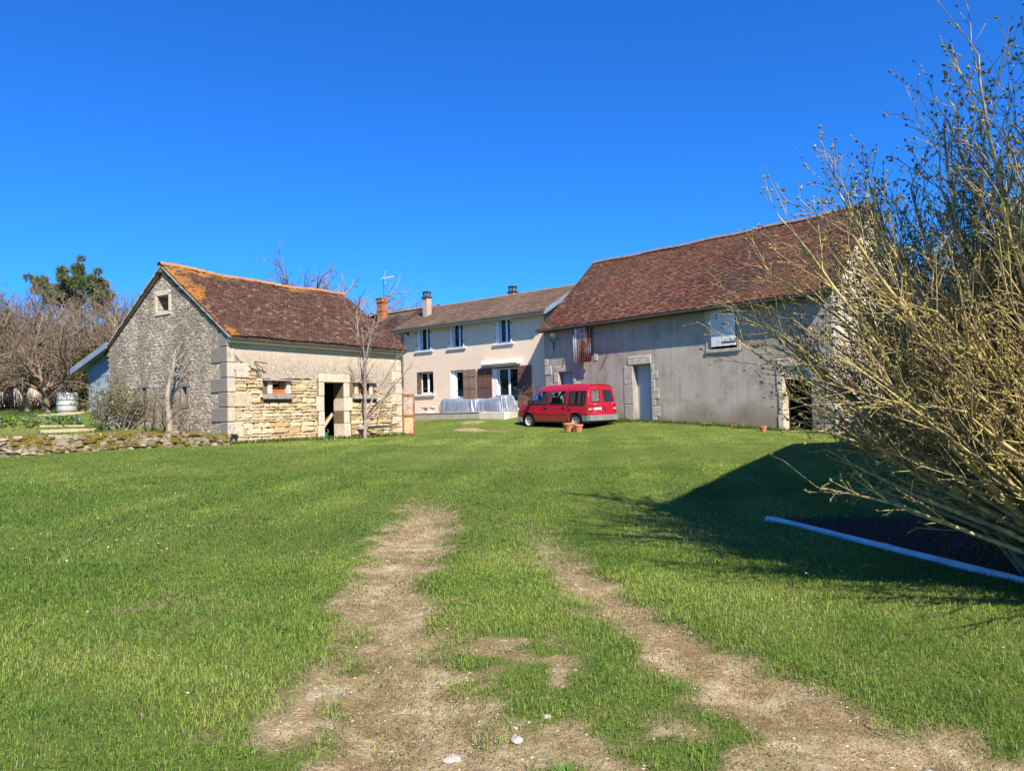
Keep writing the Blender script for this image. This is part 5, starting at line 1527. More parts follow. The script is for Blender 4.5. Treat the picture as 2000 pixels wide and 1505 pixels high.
# open shed with whitewashed posts
e0 = Vector((8.95, 12.4)); e1 = Vector((15.02, 24.95)); ea = math.atan2(e1.y - e0.y, e1.x - e0.x); EL = (e1 - e0).length
os2 = thing('open_shed', 'open-fronted shed with whitewashed posts half hidden behind the big bush', 'shed', (e0.x, e0.y, 0), ea)
rs = G().prism([(.15, 4.70), (-4.2, 7.6), (-4.2, 7.45), (.15, 4.55)], 'x', -.1, EL + .25).build('roof', M['deck'], os2)
def surf_os(s, r, h): return np.stack([-.1 + s, .2 - r * .832 + h * .55, 4.69 + r * .555 + h * .83], 1)
tile_field('roof_tile', rs, EL + .35, 5.2, .19, .115, surf_os, lambda s, r, u, q: pick(PAL_LB, u), .028, .01, seed=8)
for xx, ww in ((2.0, .13), (4.55, .12), (7.2, .13), (9.2, .12), (11.6, .12), (13.6, .12)):
    G().cbox(xx - ww, xx + ww, -.55, -.55 + 2 * ww, -.2, 4.75, .02).build('post', M['jamb'], os2, rot=(0, R(1.5), 0))
G().cbox(-.1, EL + .1, -.5, -.3, 4.42, 4.62, .02).build('beam', M['darkwood'], os2)
for i in range(20): G().cbox(.3 + i * .68, .4 + i * .68, -.1, .12, 4.45, 4.6, .01).build('rafter_end', M['darkwood'], os2)
wall_g(G(), PX, 0, EL, -.2, 6.2, -4.0, -3.7, ()).build('rear_wall', M['rubble'], os2)
g = G(); g.poly([(EL, -4.0, -.2), (EL, -.3, -.2), (EL, -.3, 4.7), (EL, -4.0, 7.2)]).poly([(EL - .3, -4.0, -.2), (EL - .3, -.3, -.2), (EL - .3, -.3, 4.7), (EL - .3, -4.0, 7.2)]).build('end_wall', M['rubble'], os2, fix=False)

# ------------------------------------------------------------------ neighbours in the distance
def far_house(name, label, o, a, L, W, E_, R_, z0, wm, roofpal, seed, ox=0, wins=(), chim=None):
    t = thing(name, label, 'house', (o[0], o[1], 0), a)
    S_ = (R_ - E_) / (W / 2)
    g = G(); wall_g(g, PX, 0, L, z0, E_, 0, .4, [(w[0], w[1], w[2], w[3]) for w in wins]); wall_g(g, PX, 0, L, z0, E_, W - .4, W, ())
    for xx in (0, L): g.poly([(xx, 0, z0), (xx, W, z0), (xx, W, E_), (xx, W / 2, R_), (xx, 0, E_)])
    g.build('wall', M[wm], t)
    r = G().prism([(-.4, E_ - .4 * S_), (W / 2, R_), (W + .4, E_ - .4 * S_), (W + .4, E_ - .4 * S_ - .15), (W / 2, R_ - .15), (-.4, E_ - .4 * S_ - .15)], 'x', -.3, L + .3).build('roof', M['deck'], t)
    c_, s_ = math.cos(math.atan(S_)), math.sin(math.atan(S_)); wl = (W / 2 + .42) / c_
    tile_field('roof_tile', r, L + .6, wl, .3, .2, lambda s, r_, h: np.stack([-.3 + s, -.42 + r_ * c_ - h * s_, E_ - .42 * S_ + .02 + r_ * s_ + h * c_], 1), lambda s, r_, u, q: pick(roofpal, u), .03, .01, seed=seed)
    for w in wins:
        f_ = G().box(w[0], w[1], .15, .2, w[2], w[3]).build('window', M['pvc'], t)
        G().box(w[0] + .08, w[1] - .08, .13, .148, w[2] + .08, w[3] - .08).build('pane', M['glass'], f_)
    if chim:
        G().cbox(chim - .3, chim + .3, W / 2 - .3, W / 2 + .3, R_ - .6, R_ + 1.0, .02).build('chimney', M['brick'], r)
    return t
RED = [(.34, .15, .09), (.40, .18, .10), (.30, .13, .08)]
far_house('far_white_house', 'distant white house with an orange tiled roof seen between the bare trees', (-50.5, 63), R(12), 9, 7, 5.6, 8.4, 1.5, 'plaster', [(.34, .16, .09), (.30, .14, .08)], 21, wins=((1.2, 2.2, 3.2, 4.6), (5.8, 6.8, 3.2, 4.6)))
far_house('far_brown_house', 'distant house with a brown tiled roof just showing behind the outbuilding gable', (-25.4, 47), R(-10), 8, 7, 5.6, 8.75, 1.5, 'plaster', PAL_LB, 22)
far_house('far_red_house', 'distant house with a red-brown tiled roof seen behind the big bush', (19.5, 44), R(-8), 14, 7, 4.2, 7.0, .3, 'plaster', PAL_BA, 23, chim=11)
#%%PART5
# ------------------------------------------------------------------ vegetation helpers
class PR:
    def __init__(s, **k): s.__dict__.update(k)
def _norm(v):
    l = math.sqrt(v[0] * v[0] + v[1] * v[1] + v[2] * v[2]) or 1e-9
    return (v[0] / l, v[1] / l, v[2] / l)
def _bend(d, ang, az):
    """direction at angle ang from d, turned by az about d"""
    a = (0, 0, 1) if abs(d[2]) < .9 else (1, 0, 0)
    u = _norm((d[1] * a[2] - d[2] * a[1], d[2] * a[0] - d[0] * a[2], d[0] * a[1] - d[1] * a[0]))
    v = (d[1] * u[2] - d[2] * u[1], d[2] * u[0] - d[0] * u[2], d[0] * u[1] - d[1] * u[0])
    c, s = math.cos(ang), math.sin(ang); ca_, sa_ = math.cos(az), math.sin(az)
    return (d[0] * c + (u[0] * ca_ + v[0] * sa_) * s, d[1] * c + (u[1] * ca_ + v[1] * sa_) * s, d[2] * c + (u[2] * ca_ + v[2] * sa_) * s)
def grow(out, tips, p, d, L, r, lev, P, q):
    n = max(2, int(L / P.seg[lev])); st = L / n
    r_end = max(r * P.taper[lev], P.rmin)
    az = q.random() * 6.28
    for i in range(n):
        w = P.wob[lev]
        d = _norm((d[0] + q.gauss(0, w), d[1] + q.gauss(0, w), d[2] + q.gauss(0, w) + P.trop[lev] * st))
        p2 = (p[0] + d[0] * st, p[1] + d[1] * st, p[2] + d[2] * st)
        r2 = r + (r_end - r) * (i + 1) / n if True else r
        ra = r + (r_end - r) * i / n
        out.append((*p, *p2, ra, r2, lev))
        if lev < P.max and (i + 1) / n > P.start[lev]:
            k = P.kids[lev]; k = int(k) + (1 if q.random() < k - int(k) else 0)
            for c in range(k):
                az += P.spin + q.gauss(0, .4)
                left = 1 - (i + .5) / n
                cl = L * P.ratio[lev] * (P.base[lev] + (1 - P.base[lev]) * left) * q.uniform(.6, 1.25)
                if cl > P.lmin:
                    grow(out, tips, p2, _bend(d, P.ang[lev] * q.uniform(.7, 1.25), az + c * math.pi), cl, max(r2 * P.rr[lev], P.rmin), lev + 1, P, q)
                else: tips.append((*p2, *_bend(d, P.ang[lev], az + c * math.pi), lev + 1))
        p = p2
    tips.append((*p, *d, lev))
def seg_mesh(name, segs, sides=(6, 5, 4, 3, 3, 3), off=(0, 0, 0)):
    S = np.array(segs, float); Vs, Fs = [], []; nv = 0
    for lev in np.unique(S[:, 8]).astype(int):
        A = S[S[:, 8] == lev]; k = sides[min(lev, len(sides) - 1)]
        p0, p1 = A[:, :3] - off, A[:, 3:6] - off
        d = p1 - p0; d /= np.linalg.norm(d, axis=1, keepdims=True) + 1e-12
        ref = np.where(np.abs(d[:, 2:3]) < .9, np.array([[0, 0, 1.]]), np.array([[1., 0, 0]]))
        u = np.cross(d, ref); u /= np.linalg.norm(u, axis=1, keepdims=True) + 1e-12
        v = np.cross(d, u)
        ang = np.arange(k) * 2 * math.pi / k
        off_ = u[:, None, :] * np.cos(ang)[None, :, None] + v[:, None, :] * np.sin(ang)[None, :, None]
        R0 = p0[:, None, :] + off_ * A[:, 6][:, None, None]; R1 = (p1 + d * A[:, 7][:, None] * .4)[:, None, :] + off_ * A[:, 7][:, None, None]
        n = len(A)
        Vs.append(np.concatenate([R0, R1], 1).reshape(-1, 3))
        b = nv + np.arange(n)[:, None, None] * 2 * k
        j = np.arange(k); l = (j + 1) % k
        f = np.stack([j, l, l + k, j + k], 1)[None]
        Fs.append((b + f).reshape(-1, 4)); nv += n * 2 * k
    return arr_mesh(name, np.concatenate(Vs), np.concatenate(Fs), smooth=True)
def bud_mesh(name, tips, size, pal, q, off=(0, 0, 0), fat=.32):
    T = np.array(tips, float); n = len(T)
    p = T[:, :3] - off; d = T[:, 3:6] / (np.linalg.norm(T[:, 3:6], axis=1, keepdims=True) + 1e-9)
    ref = q.normal(size=(n, 3)); u = np.cross(d, ref); u /= np.linalg.norm(u, axis=1, keepdims=True) + 1e-9; v = np.cross(d, u)
    L = size * q.uniform(.6, 1.4, n)[:, None]; w = L * fat
    a = p - d * L * .1; e = p + d * L; m = p + d * L * .45
    V = np.stack([a, m + u * w, m + v * w, m - u * w, m - v * w, e], 1).reshape(-1, 3)
    b = np.arange(n)[:, None, None] * 6
    f = np.array([[0, 2, 1], [0, 3, 2], [0, 4, 3], [0, 1, 4], [5, 1, 2], [5, 2, 3], [5, 3, 4], [5, 4, 1]])[None]
    c = pick(pal, q.random(n)) * q.uniform(.75, 1.25, n)[:, None]
    return arr_mesh(name, V, (b + f).reshape(-1, 3), np.repeat(c, 6, 0))
def leaf_mesh(name, P, D, L, W, col, q, fold=.3):
    """kite-shaped leaves, four triangles in pairs, at points P along directions D"""
    n = len(P); D = D / (np.linalg.norm(D, axis=1, keepdims=True) + 1e-9)
    ref = q.normal(size=(n, 3)); u = np.cross(D, ref); u /= np.linalg.norm(u, axis=1, keepdims=True) + 1e-9; nrm = np.cross(D, u)
    L = np.asarray(L).reshape(-1, 1); W = np.asarray(W).reshape(-1, 1)
    m = P + D * L * .45
    V = np.stack([P, m + u * W + nrm * W * fold, P + D * L, m - u * W + nrm * W * fold], 1).reshape(-1, 3)
    b = np.arange(n)[:, None, None] * 4
    f = np.array([[0, 1, 2], [0, 2, 3]])[None]
    return arr_mesh(name, V, (b + f).reshape(-1, 3), np.repeat(col, 4, 0))
def twig_mat(name, c0, c1, lich, a=.5, b=.62):
    t = NT(name, .9, .2); v = t.geo()
    c = t.ramp(t.noise(v, 25, 4, .7), [(.3, c0), (.7, c1)])
    c = t.mix(t.fr(t.noise(v, 7, 5, .75), a, b), c, lich)
    t.color(c); return t.m
M['lilac'] = twig_mat('lichened_lilac_bark', (.14, .10, .065), (.33, .25, .155), (.54, .42, .15), .43, .56)
M['fruitbark'] = twig_mat('fruit_tree_bark', (.12, .085, .058), (.27, .20, .135), (.36, .29, .19), .52, .64)
M['greybark'] = twig_mat('grey_tree_bark', (.16, .13, .12), (.30, .255, .23), (.34, .31, .27), .55, .68)
M['palebark'] = twig_mat('pale_smooth_bark', (.26, .21, .17), (.42, .36, .30), (.15, .11, .085), .52, .62)
M['bud'] = attr_mat('opening_buds', .7, .3, 60, 0, .3, grain=.2)
M['leaf'] = attr_mat('leaves', .6, .35, 60, 0, .35, grain=.25)

# ------------------------------------------------------------------ the big budding bush at the right-hand edge
bush = thing('lilac_bush', 'big bare budding bush with yellow lichened branches beside the open shed', 'bush', (4.40, 5.55, hzf(4.4, 5.55)))
BO = np.array([4.40, 5.55, hzf(4.4, 5.55)])
q = random.Random(42)
PB_ = PR(seg=(.16, .12, .09, .07), wob=(.045, .075, .10, .12), trop=(.10, .32, .35, .3), taper=(.30, .35, .5, .6), rmin=.0021, start=(.30, .15, .25, .3), kids=(1.25, .95, .5, 0), ratio=(.36, .46, .4, .3), base=(.45, .4, .4, .4), ang=(.50, .62, .7, .7), rr=(.52, .6, .75, .8), lmin=.055, spin=2.4, max=3)
segs, tips = [], []
def env(el): return float(np.interp(el, [0, 15, 26, 40, 50, 68, 83, 90], [1.3, 1.75, 2.4, 2.95, 3.4, 3.6, 3.85, 4.0]))
nst = 175
for i in range(nst):
    el = q.choice((q.uniform(18, 40), q.uniform(30, 60), q.uniform(36, 66), q.uniform(42, 74), q.uniform(50, 80), q.uniform(58, 88)))
    az = math.pi + q.gauss(.0, .75) if el < 60 else q.uniform(0, 6.28)       # mostly towards the lawn
    while math.cos(az) > .45: az = math.pi + q.gauss(0, .95)
    e_ = R(el)
    sp = .75 if el < 30 else .45
    d = (math.cos(az) * math.cos(e_), math.sin(az) * math.cos(e_), math.sin(e_))
    st = (BO[0] + q.gauss(0, .13) + d[0] * .05, BO[1] + q.gauss(0, .35), BO[2] - .05)
    # stems leave the ground steeply, then arch outwards to their own angle
    e2 = R(min(88, el + (q.uniform(14, 26) if el > 40 else q.uniform(32, 50)))); d0 = (math.cos(az) * math.cos(e2), math.sin(az) * math.cos(e2), math.sin(e2))
    L1 = q.uniform(.35, .8) if el > 40 else q.uniform(.5, 1.1); r0 = q.uniform(.015, .032)
    n_ = 4; p = st
    for k in range(n_):
        t = (k + 1) / n_; dd = _norm(tuple(d0[m] * (1 - t) + d[m] * t for m in range(3)))
        p2 = tuple(p[m] + dd[m] * L1 / n_ for m in range(3)); segs.append((*p, *p2, r0, r0 * .97, 0)); p = p2
    L = env(el) * q.uniform(.72, 1.04) * (1 - .28 * max(0, -math.sin(az))) - L1 * .8
    PB_.trop = (.03 if el > 30 else .07, .30, .35, .3)
    grow(segs, tips, p, d, max(L, .6), r0 * .95, 0, PB_, q)
link('stems', seg_mesh('stems', segs, (6, 5, 4, 3), BO), bush, M['lilac'])
T = [t for t in tips if t[6] >= 1]
more = [(s[3], s[4], s[5], *_bend(_norm((s[3] - s[0], s[4] - s[1], s[5] - s[2])), .7, q.random() * 6.28), 3) for s in segs if s[8] >= 2 and q.random() < .10]
BUDS = [(.40, .36, .08), (.50, .44, .11), (.33, .30, .07), (.30, .21, .10), (.44, .37, .14), (.24, .17, .09)]
T2 = [(t[0], t[1], t[2], *_bend(t[3:6], .45, k), 3) for t in T if q.random() < .5 for k in (q.random() * 3, q.random() * 3 + 3.1)]
link('buds', bud_mesh('buds', T + T2 + more, .030, BUDS, nr, BO, .20), bush, M['bud'])
print('bush segs', len(segs), 'tips', len(T))

# ------------------------------------------------------------------ bare trees
def copy_tree(o, parent=None):
    c = o.copy(); COL.objects.link(c); c.parent = parent
    for ch in list(o.children): copy_tree(ch, c)
    return c
def bare_tree(name, label, cat, loc, P, trunk, r0, L0, seed, mat, group=None, nlead=4, lead_el=50, leadL=(1.8, 2.6), stem_el=86, buds=None, sides=(7, 5, 4, 3, 3, 3)):
    o = thing(name, label, cat, loc, 0, group); q = random.Random(seed); segs, tips = [], []
    p = (0, 0, -.1); d = _norm((q.gauss(0, .06), q.gauss(0, .06), 1)); n = 5
    for k in range(n):
        d = _norm((d[0] + q.gauss(0, .05), d[1] + q.gauss(0, .05), d[2])); p2 = tuple(p[m] + d[m] * (trunk + .1) / n for m in range(3))
        segs.append((*p, *p2, r0 * (1.25 - .25 * min(1, k)) * (1 - .06 * k), r0 * (1 - .06 * (k + 1)), 0)); p = p2
    tr_me = seg_mesh('trunk', segs, (9,)); link('trunk', tr_me, o, mat)
    segs = []
    for i in range(nlead):
        az = i * 2 * math.pi / nlead + q.uniform(-.5, .5); e = R(lead_el + q.gauss(0, 12))
        dd = (math.cos(az) * math.cos(e), math.sin(az) * math.cos(e), math.sin(e))
        grow(segs, tips, (p[0], p[1], p[2] - q.uniform(0, trunk * .25)), dd, q.uniform(*leadL), r0 * .6, 0, P, q)
    link('crown', seg_mesh('crown', segs, sides), o, mat)
    if buds: link('buds', bud_mesh('buds', tips, *buds), o, M['bud'])
    return o, tips
PF = PR(seg=(.3, .22, .16, .14, .12), wob=(.12, .15, .16, .17, .18), trop=(.06, .10, .15, .2, .2), taper=(.35, .35, .4, .5, .6), rmin=.0065, start=(.15, .1, .15, .2, .2), kids=(1.5, 1.4, 1.15, .6, 0), ratio=(.46, .5, .5, .45, .4), base=(.5, .45, .4, .4, .4), ang=(.7, .75, .8, .8, .8), rr=(.62, .6, .65, .7, .7), lmin=.10, spin=2.4, max=4)
protos = []
spots = [(-20.25, 32.0, 1.0, 0, 'bare fruit tree with a pale lichened trunk just left of the white barrel'), (-22.5, 34.0, 1.05, 1, 'bare fruit tree with a brown forked trunk two trees left of the barrel'),
         (-25.8, 36.5, 1.12, 2, 'bare fruit tree at the left picture edge in front of the brown hedge'), (-19.3, 37.0, 1.1, 1, 'bare tree rising behind the corrugated shed'),
         (-23.5, 40.0, 1.25, 0, 'bare tree in the middle of the orchard thicket'), (-28.2, 41.0, 1.3, 2, 'bare tree behind the hedge below the pine'),
         (-26.2, 46.0, 1.45, 1, 'taller bare tree at the back of the orchard under the pine'), (-31.5, 44.0, 1.45, 0, 'tall bare tree at the far left back of the orchard'), (-22.0, 45.0, 1.3, 2, 'bare tree at the back near the brown roofed house'), (-29.5, 38.0, 1.1, 0, 'bare tree cut by the picture edge behind the hedge'), (-24.0, 37.5, .95, 2, 'small bare tree between the two nearest orchard trunks'), (-20.8, 40.5, 1.15, 0, 'bare tree behind the evergreen shrub'), (-35.0, 48.0, 1.5, 1, 'far bare tree at the picture edge beyond the pine'), (-28.5, 50.0, 1.5, 2, 'far bare tree right under the pine crown')]
for i, (x, y, sc, k, lab) in enumerate(spots):
    if len(protos) <= i and i < 3:
        pass
for k, sd_ in enumerate((5, 8, 13)):
    o, _ = bare_tree('fruit_tree', 'x', 'tree', (0, 0, 0), PF, .95, .12, 0, sd_, M['fruitbark'], 'bare orchard trees', 7, 50, (3.4, 4.6))
    protos.append(o)
usedp = set()
for i, (x, y, sc, k, lab) in enumerate(spots):
    o = protos[k] if k not in usedp else copy_tree(protos[k])
    usedp.add(k); o.location = (x, y, hgf(x, y)); o.rotation_euler = (0, 0, i * 1.7); o.scale = (sc * 1.05, sc * 1.05, sc); o['label'] = lab
# big bare trees beyond the roofs
PT = PR(seg=(.6, .45, .34, .28, .24), wob=(.09, .11, .12, .14, .15), trop=(.05, .05, .06, .08, .1), taper=(.35, .35, .4, .5, .6), rmin=.014, start=(.2, .12, .15, .2, .2), kids=(1.5, 1.35, 1.1, .6, 0), ratio=(.50, .52, .5, .45, .4), base=(.5, .45, .4, .4, .4), ang=(.62, .7, .75, .8, .8), rr=(.62, .6, .65, .7, .7), lmin=.22, spin=2.4, max=4)
PT2 = PR(**{**PT.__dict__, 'seg': (.3, .25, .2, .16, .14), 'rmin': .007, 'lmin': .1})
o, _ = bare_tree('walnut_tree', 'large bare grey tree rising behind the outbuilding roof', 'tree', (-17.2, 60, 2.2), PT, 6.7, .28, 0, 3, M['greybark'], 'bare trees beyond the roofs', 6, 55, (4.6, 6.6))
o2 = copy_tree(o); o2.location = (-11.6, 58, 1.8); o2.rotation_euler = (0, 0, 2.1); o2.scale = (.92, .92, .85); o2['label'] = 'bare grey tree standing just left of the brick chimney'
o2 = copy_tree(o); o2.location = (-8.2, 66, 1.8); o2.rotation_euler = (0, 0, 4.0); o2.scale = (.8, .8, .82); o2['label'] = 'small bare tree top between the brick chimney and the house chimney'
# a bare tree beyond the tall barn: only the soft shadow of its top reaches the lawn
at_ = thing('ash_tree', 'bare ash tree whose twiggy shadow softens the tip of the barn shadow', 'tree', (6.1, 1.5, 0))
q = random.Random(91); segs, tips = [], []
p = (0, 0, -.1)
for k in range(8):
    p2 = (p[0] + q.gauss(0, .04) - .02 * k, p[1] + q.gauss(0, .04) + .02 * k, p[2] + .8); segs.append((*p, *p2, .17 - .012 * k, .16 - .012 * k, 0)); p = p2
link('trunk', seg_mesh('trunk', segs, (9,)), at_, M['greybark']); segs = []
for k in range(10):
    grow(segs, tips, (p[0], p[1], p[2] - q.uniform(0, 1.2)), _norm((-.75 + q.gauss(0, .25), .80 + q.gauss(0, .25), .85 + q.gauss(0, .2))), q.uniform(2.0, 3.1), .06, 1, PT2, q)
link('crown', seg_mesh('crown', segs, (6, 5, 4, 3, 3)), at_, M['greybark'])
# pine
pine = thing('pine_tree', 'dark green pine towering over the bare orchard trees', 'tree', (-33.0, 55, 3.5))
q = random.Random(77); segs, pads = [], []
segs += [(0, 0, -.2, .1, 0, 5, .30, .24, 0), (.1, 0, 5, .35, .1, 8.2, .24, .16, 0), (.35, .1, 8.2, .75, .1, 10.2, .16, .05, 0)]
for (x_, z_, r_, n_) in ((.75, 10.3, .5, 5), (-.2, 9.4, 1.1, 12), (1.5, 9.2, .9, 10), (2.0, 8.4, .9, 9), (2.5, 7.6, .8, 9), (.6, 8.6, 1.6, 22), (-1.6, 8.0, .9, 9), (-2.6, 8.3, .8, 9), (-3.1, 8.9, .7, 8), (0, 7.6, 2.0, 26), (1.9, 7.0, 1.0, 8)):
    for k in range(n_):
        th = q.random() * 6.28; rr_ = r_ * math.sqrt(q.random())
        c_ = (x_ + math.cos(th) * rr_, math.sin(th) * rr_ * 1.2, z_ + q.uniform(-.45, .45))
        pads.append((c_, q.uniform(.32, .55)))
        if q.random() < .5: segs.append((.3 * q.random(), .1, max(4, c_[2] - 1.6), c_[0], c_[1], c_[2], .05, .02, 1))
pine.scale = (.88, .88, .97)
link('trunk', seg_mesh('trunk', segs, (7, 4)), pine, M['fruitbark'])
P_, D_ = [], []
for c_, r_ in pads:
    for m in range(170):
        v_ = nr.normal(size=3); v_ /= np.linalg.norm(v_); v_[2] = v_[2] * .7 + .25
        P_.append(np.array(c_) + v_ * r_ * .25); D_.append(v_)
P_, D_ = np.array(P_), np.array(D_); n_ = len(P_)
colp = pick([(.13, .18, .07), (.17, .22, .08), (.21, .25, .085), (.25, .27, .09), (.10, .15, .06)], nr.random(n_))
link('crown', leaf_mesh('needles', P_, D_, nr.uniform(.26, .5, n_), np.full(n_, .030), colp, nr, .1), pine, M['leaf'])
# leafy evergreens beside the shed
def leafy(name, label, cat, loc, rx_, ry_, rz_, n, L, W, pal, seed, stems=14, group=None, hollow=.5, zc=None):
    o = thing(name, label, cat, loc, 0, group); q = np.random.default_rng(seed); py = random.Random(seed)
    zc = rz_ if zc is None else zc
    v = q.normal(size=(n, 3)); v /= np.linalg.norm(v, axis=1, keepdims=True); rad = hollow + (1.05 - hollow) * q.random(n) ** .6
    clump = fbm(v[:, 0] * 3 + 5, v[:, 2] * 3 + v[:, 1] * 2, seed, 3)
    P = v * rad[:, None] * np.array([rx_, ry_, rz_]) * (.72 + .55 * clump[:, None]); P[:, 2] += zc
    keep = P[:, 2] > .02; P = P[keep]; v = v[keep]; D = v + q.normal(0, .6, P.shape); D[:, 2] += .3
    col = pick(pal, q.random(len(P))) * q.uniform(.7, 1.3, len(P))[:, None]
    link('foliage', leaf_mesh('foliage', P, D, q.uniform(.7, 1.3, len(P)) * L, np.full(len(P), W), col, q), o, M['leaf'])
    segs = []
    for k in range(stems):
        th = py.random() * 6.28; e = (math.cos(th) * rx_ * .7 * py.random(), math.sin(th) * ry_ * .7 * py.random(), zc + rz_ * py.uniform(-.2, .8))
        m_ = (e[0] * .4, e[1] * .4, e[2] * .5); segs += [(e[0] * .1, e[1] * .1, -.1, *m_, .03, .022, 1), (*m_, *e, .022, .008, 2)]
    link('stems', seg_mesh('stems', segs, (5, 4, 3)), o, M['bark'])
    return o
EV = [(.03, .05, .012), (.05, .075, .015), (.09, .10, .018), (.14, .13, .02), (.20, .17, .02), (.035, .06, .014)]
leafy('evergreen_shrub', 'dark green and yellow evergreen shrub between the barrel and the corrugated shed', 'shrub', (-18.3, 32.1, hgf(-18.3, 32.1)), 1.0, .9, 1.45, 6500, .12, .035, EV, 4, zc=1.3)
leafy('yellow_shrub', 'yellow leaved shrub top showing above the corrugated shed roof', 'shrub', (-17.6, 33.6, hgf(-17.6, 33.6)), .7, .7, 1.5, 3000, .11, .035, [(.30, .22, .02), (.22, .18, .02), (.36, .27, .03), (.12, .13, .02)], 6, zc=1.9)
leafy('olive_shrub', 'pale olive green shrub among the orchard trees at the far left', 'shrub', (-26.5, 35.2, hgf(-26.5, 35.2)), 1.3, 1.0, 1.2, 5000, .10, .025, [(.16, .18, .06), (.12, .14, .04), (.20, .20, .08)], 9, zc=1.9)
# brown twiggy hedge at the back of the garden
hd = thing('bare_hedge', 'brown leafless hedge along the back of the garden', 'hedge', (-27, 39, hgf(-27, 39)))
q = random.Random(12); segs = []
for k in range(2600):
    t = q.random(); x_ = -9 + 17 * t; y_ = q.gauss(0, .45) + 2.2 * t; z0 = 0
    d = _norm((q.gauss(0, .22), q.gauss(0, .22), 1)); L = q.uniform(.8, 1.9); p = (x_, y_, z0 - .3)
    for m in range(4):
        d = _norm((d[0] + q.gauss(0, .16), d[1] + q.gauss(0, .16), d[2])); p2 = (p[0] + d[0] * L / 4, p[1] + d[1] * L / 4, p[2] + d[2] * L / 4)
        segs.append((*p, *p2, .016 - .003 * m, .013 - .003 * m, 1)); p = p2
link('branches', seg_mesh('branches', segs, (3, 3)), hd, twig_mat('brown_hedge_twigs', (.10, .06, .04), (.21, .135, .095), (.16, .11, .08)))
# brushwood and climbers on the outbuilding gable
PS = PR(seg=(.16, .12, .10, .08), wob=(.13, .16, .18, .2), trop=(.05, .02, 0, 0), taper=(.4, .4, .5, .6), rmin=.004, start=(.15, .15, .2, .2), kids=(1.3, 1.0, .5, 0), ratio=(.5, .5, .45, .4), base=(.5, .45, .4, .4), ang=(.7, .8, .8, .8), rr=(.6, .6, .7, .7), lmin=.07, spin=2.4, max=3)
def shrub(name, label, loc, seed, nst, el, L, r, mat, leaves=None, P=PS, spread=.25, azc=None, azs=3.2, group=None):
    o = thing(name, label, 'shrub', loc, 0, group); q = random.Random(seed); segs, tips = [], []
    for k in range(nst):
        az = q.uniform(0, 6.28) if azc is None else azc + q.gauss(0, azs); e = R(q.uniform(*el))
        grow(segs, tips, (q.gauss(0, spread), q.gauss(0, spread * .5), -.05), (math.cos(az) * math.cos(e), math.sin(az) * math.cos(e), math.sin(e)), q.uniform(*L), q.uniform(r * .6, r), 0, P, q)
    link('stems', seg_mesh('stems', segs, (6, 4, 3, 3)), o, mat)
    if leaves:
        T = np.array([t for t in tips if q.random() < leaves[0]]); n = len(T); rep = leaves[3]
        Pn = np.repeat(T[:, :3], rep, 0) + nr.normal(0, .05, (n * rep, 3)); Dn = np.repeat(T[:, 3:6], rep, 0) + nr.normal(0, .7, (n * rep, 3))
        link('foliage', leaf_mesh('foliage', Pn, Dn, nr.uniform(.6, 1.3, n * rep) * leaves[1], np.full(n * rep, leaves[2]), pick(leaves[4], nr.random(n * rep)), nr), o, M['leaf'])
    return o
pa = lbw(-.65, 5.25, 0); pa.z = hgf(pa.x, pa.y)
shrub('honeysuckle_bush', 'tangled bush with a few green leaves at the left end of the stone gable', pa, 21, 22, (40, 88), (1.0, 1.9), .03, M['palebark'], (.55, .085, .026, 3, [(.17, .17, .05), (.12, .15, .03), (.24, .21, .09), (.10, .16, .03), (.20, .16, .08)]), spread=.35)
pb = lbw(-.5, 2.35, 0); pb.z = hgf(pb.x, pb.y)
vine = shrub('old_vine', 'old leafless vine with a thick split trunk climbing the stone gable', pb, 33, 9, (35, 80), (1.0, 2.0), .035, M['fruitbark'], spread=.3)
segs = []
p = (.05, -.05, -.1)
for k, (dx, dy, dz) in enumerate(((.0, .0, .55), (-.08, .02, .5), (.02, .05, .5), (.1, .05, .45), (.06, .04, .4), (.02, .05, .35))):
    p2 = (p[0] + dx, p[1] + dy, p[2] + dz); segs.append((*p, *p2, .11 - .015 * k, .10 - .015 * k, 0)); p = p2
q = random.Random(4)
tp = []
for k in range(16): grow(segs, tp, (p[0] + q.gauss(0, .06), p[1], p[2] - q.uniform(0, .9)), _norm((q.gauss(0, .5), q.gauss(0, .3), q.uniform(-.2, 1))), q.uniform(.3, .8), .018, 1, PS, q)
link('trunk', seg_mesh('trunk', segs, (8, 5, 4, 3)), vine, M['palebark'])
# young multi-stemmed tree in front of the outbuilding
yt = thing('young_tree', 'slender leafless tree growing against the outbuilding wall beside its doorway', 'tree', (-5.63, 27.8, hzf(-5.6, 27.8)))
q = random.Random(15); segs, tips = [], []
PY = PR(seg=(.28, .2, .15, .12), wob=(.05, .07, .09, .1), trop=(.05, .03, .02, 0), taper=(.3, .35, .5, .6), rmin=.0045, start=(.3, .2, .2, .2), kids=(.9, .75, .4, 0), ratio=(.42, .5, .45, .4), base=(.5, .45, .4, .4), ang=(.6, .7, .7, .8), rr=(.5, .6, .7, .7), lmin=.12, spin=2.4, max=3)
segs += [(0, 0, -.1, .03, 0, .45, .085, .07, 0), (.03, 0, .45, .05, 0, .8, .07, .065, 0)]
for dx, dy, dz, L, r_, z0 in ((-.12, -.1, 1, 3.9, .05, .75), (-.02, 0, 1, 4.2, .055, .8), (-.25, .1, 1, 3.2, .035, .6), (.9, -.3, .75, 2.8, .05, .75), (.75, .1, .45, 2.3, .035, .55), (.5, .2, 1, 2.6, .035, .9), (1.0, -.2, .35, 1.8, .03, .7), (.05, -.2, 1, 3.4, .035, .8)):
    grow(segs, tips, (.04, 0, z0), _norm((dx, dy, dz)), L, r_, 0, PY, q)
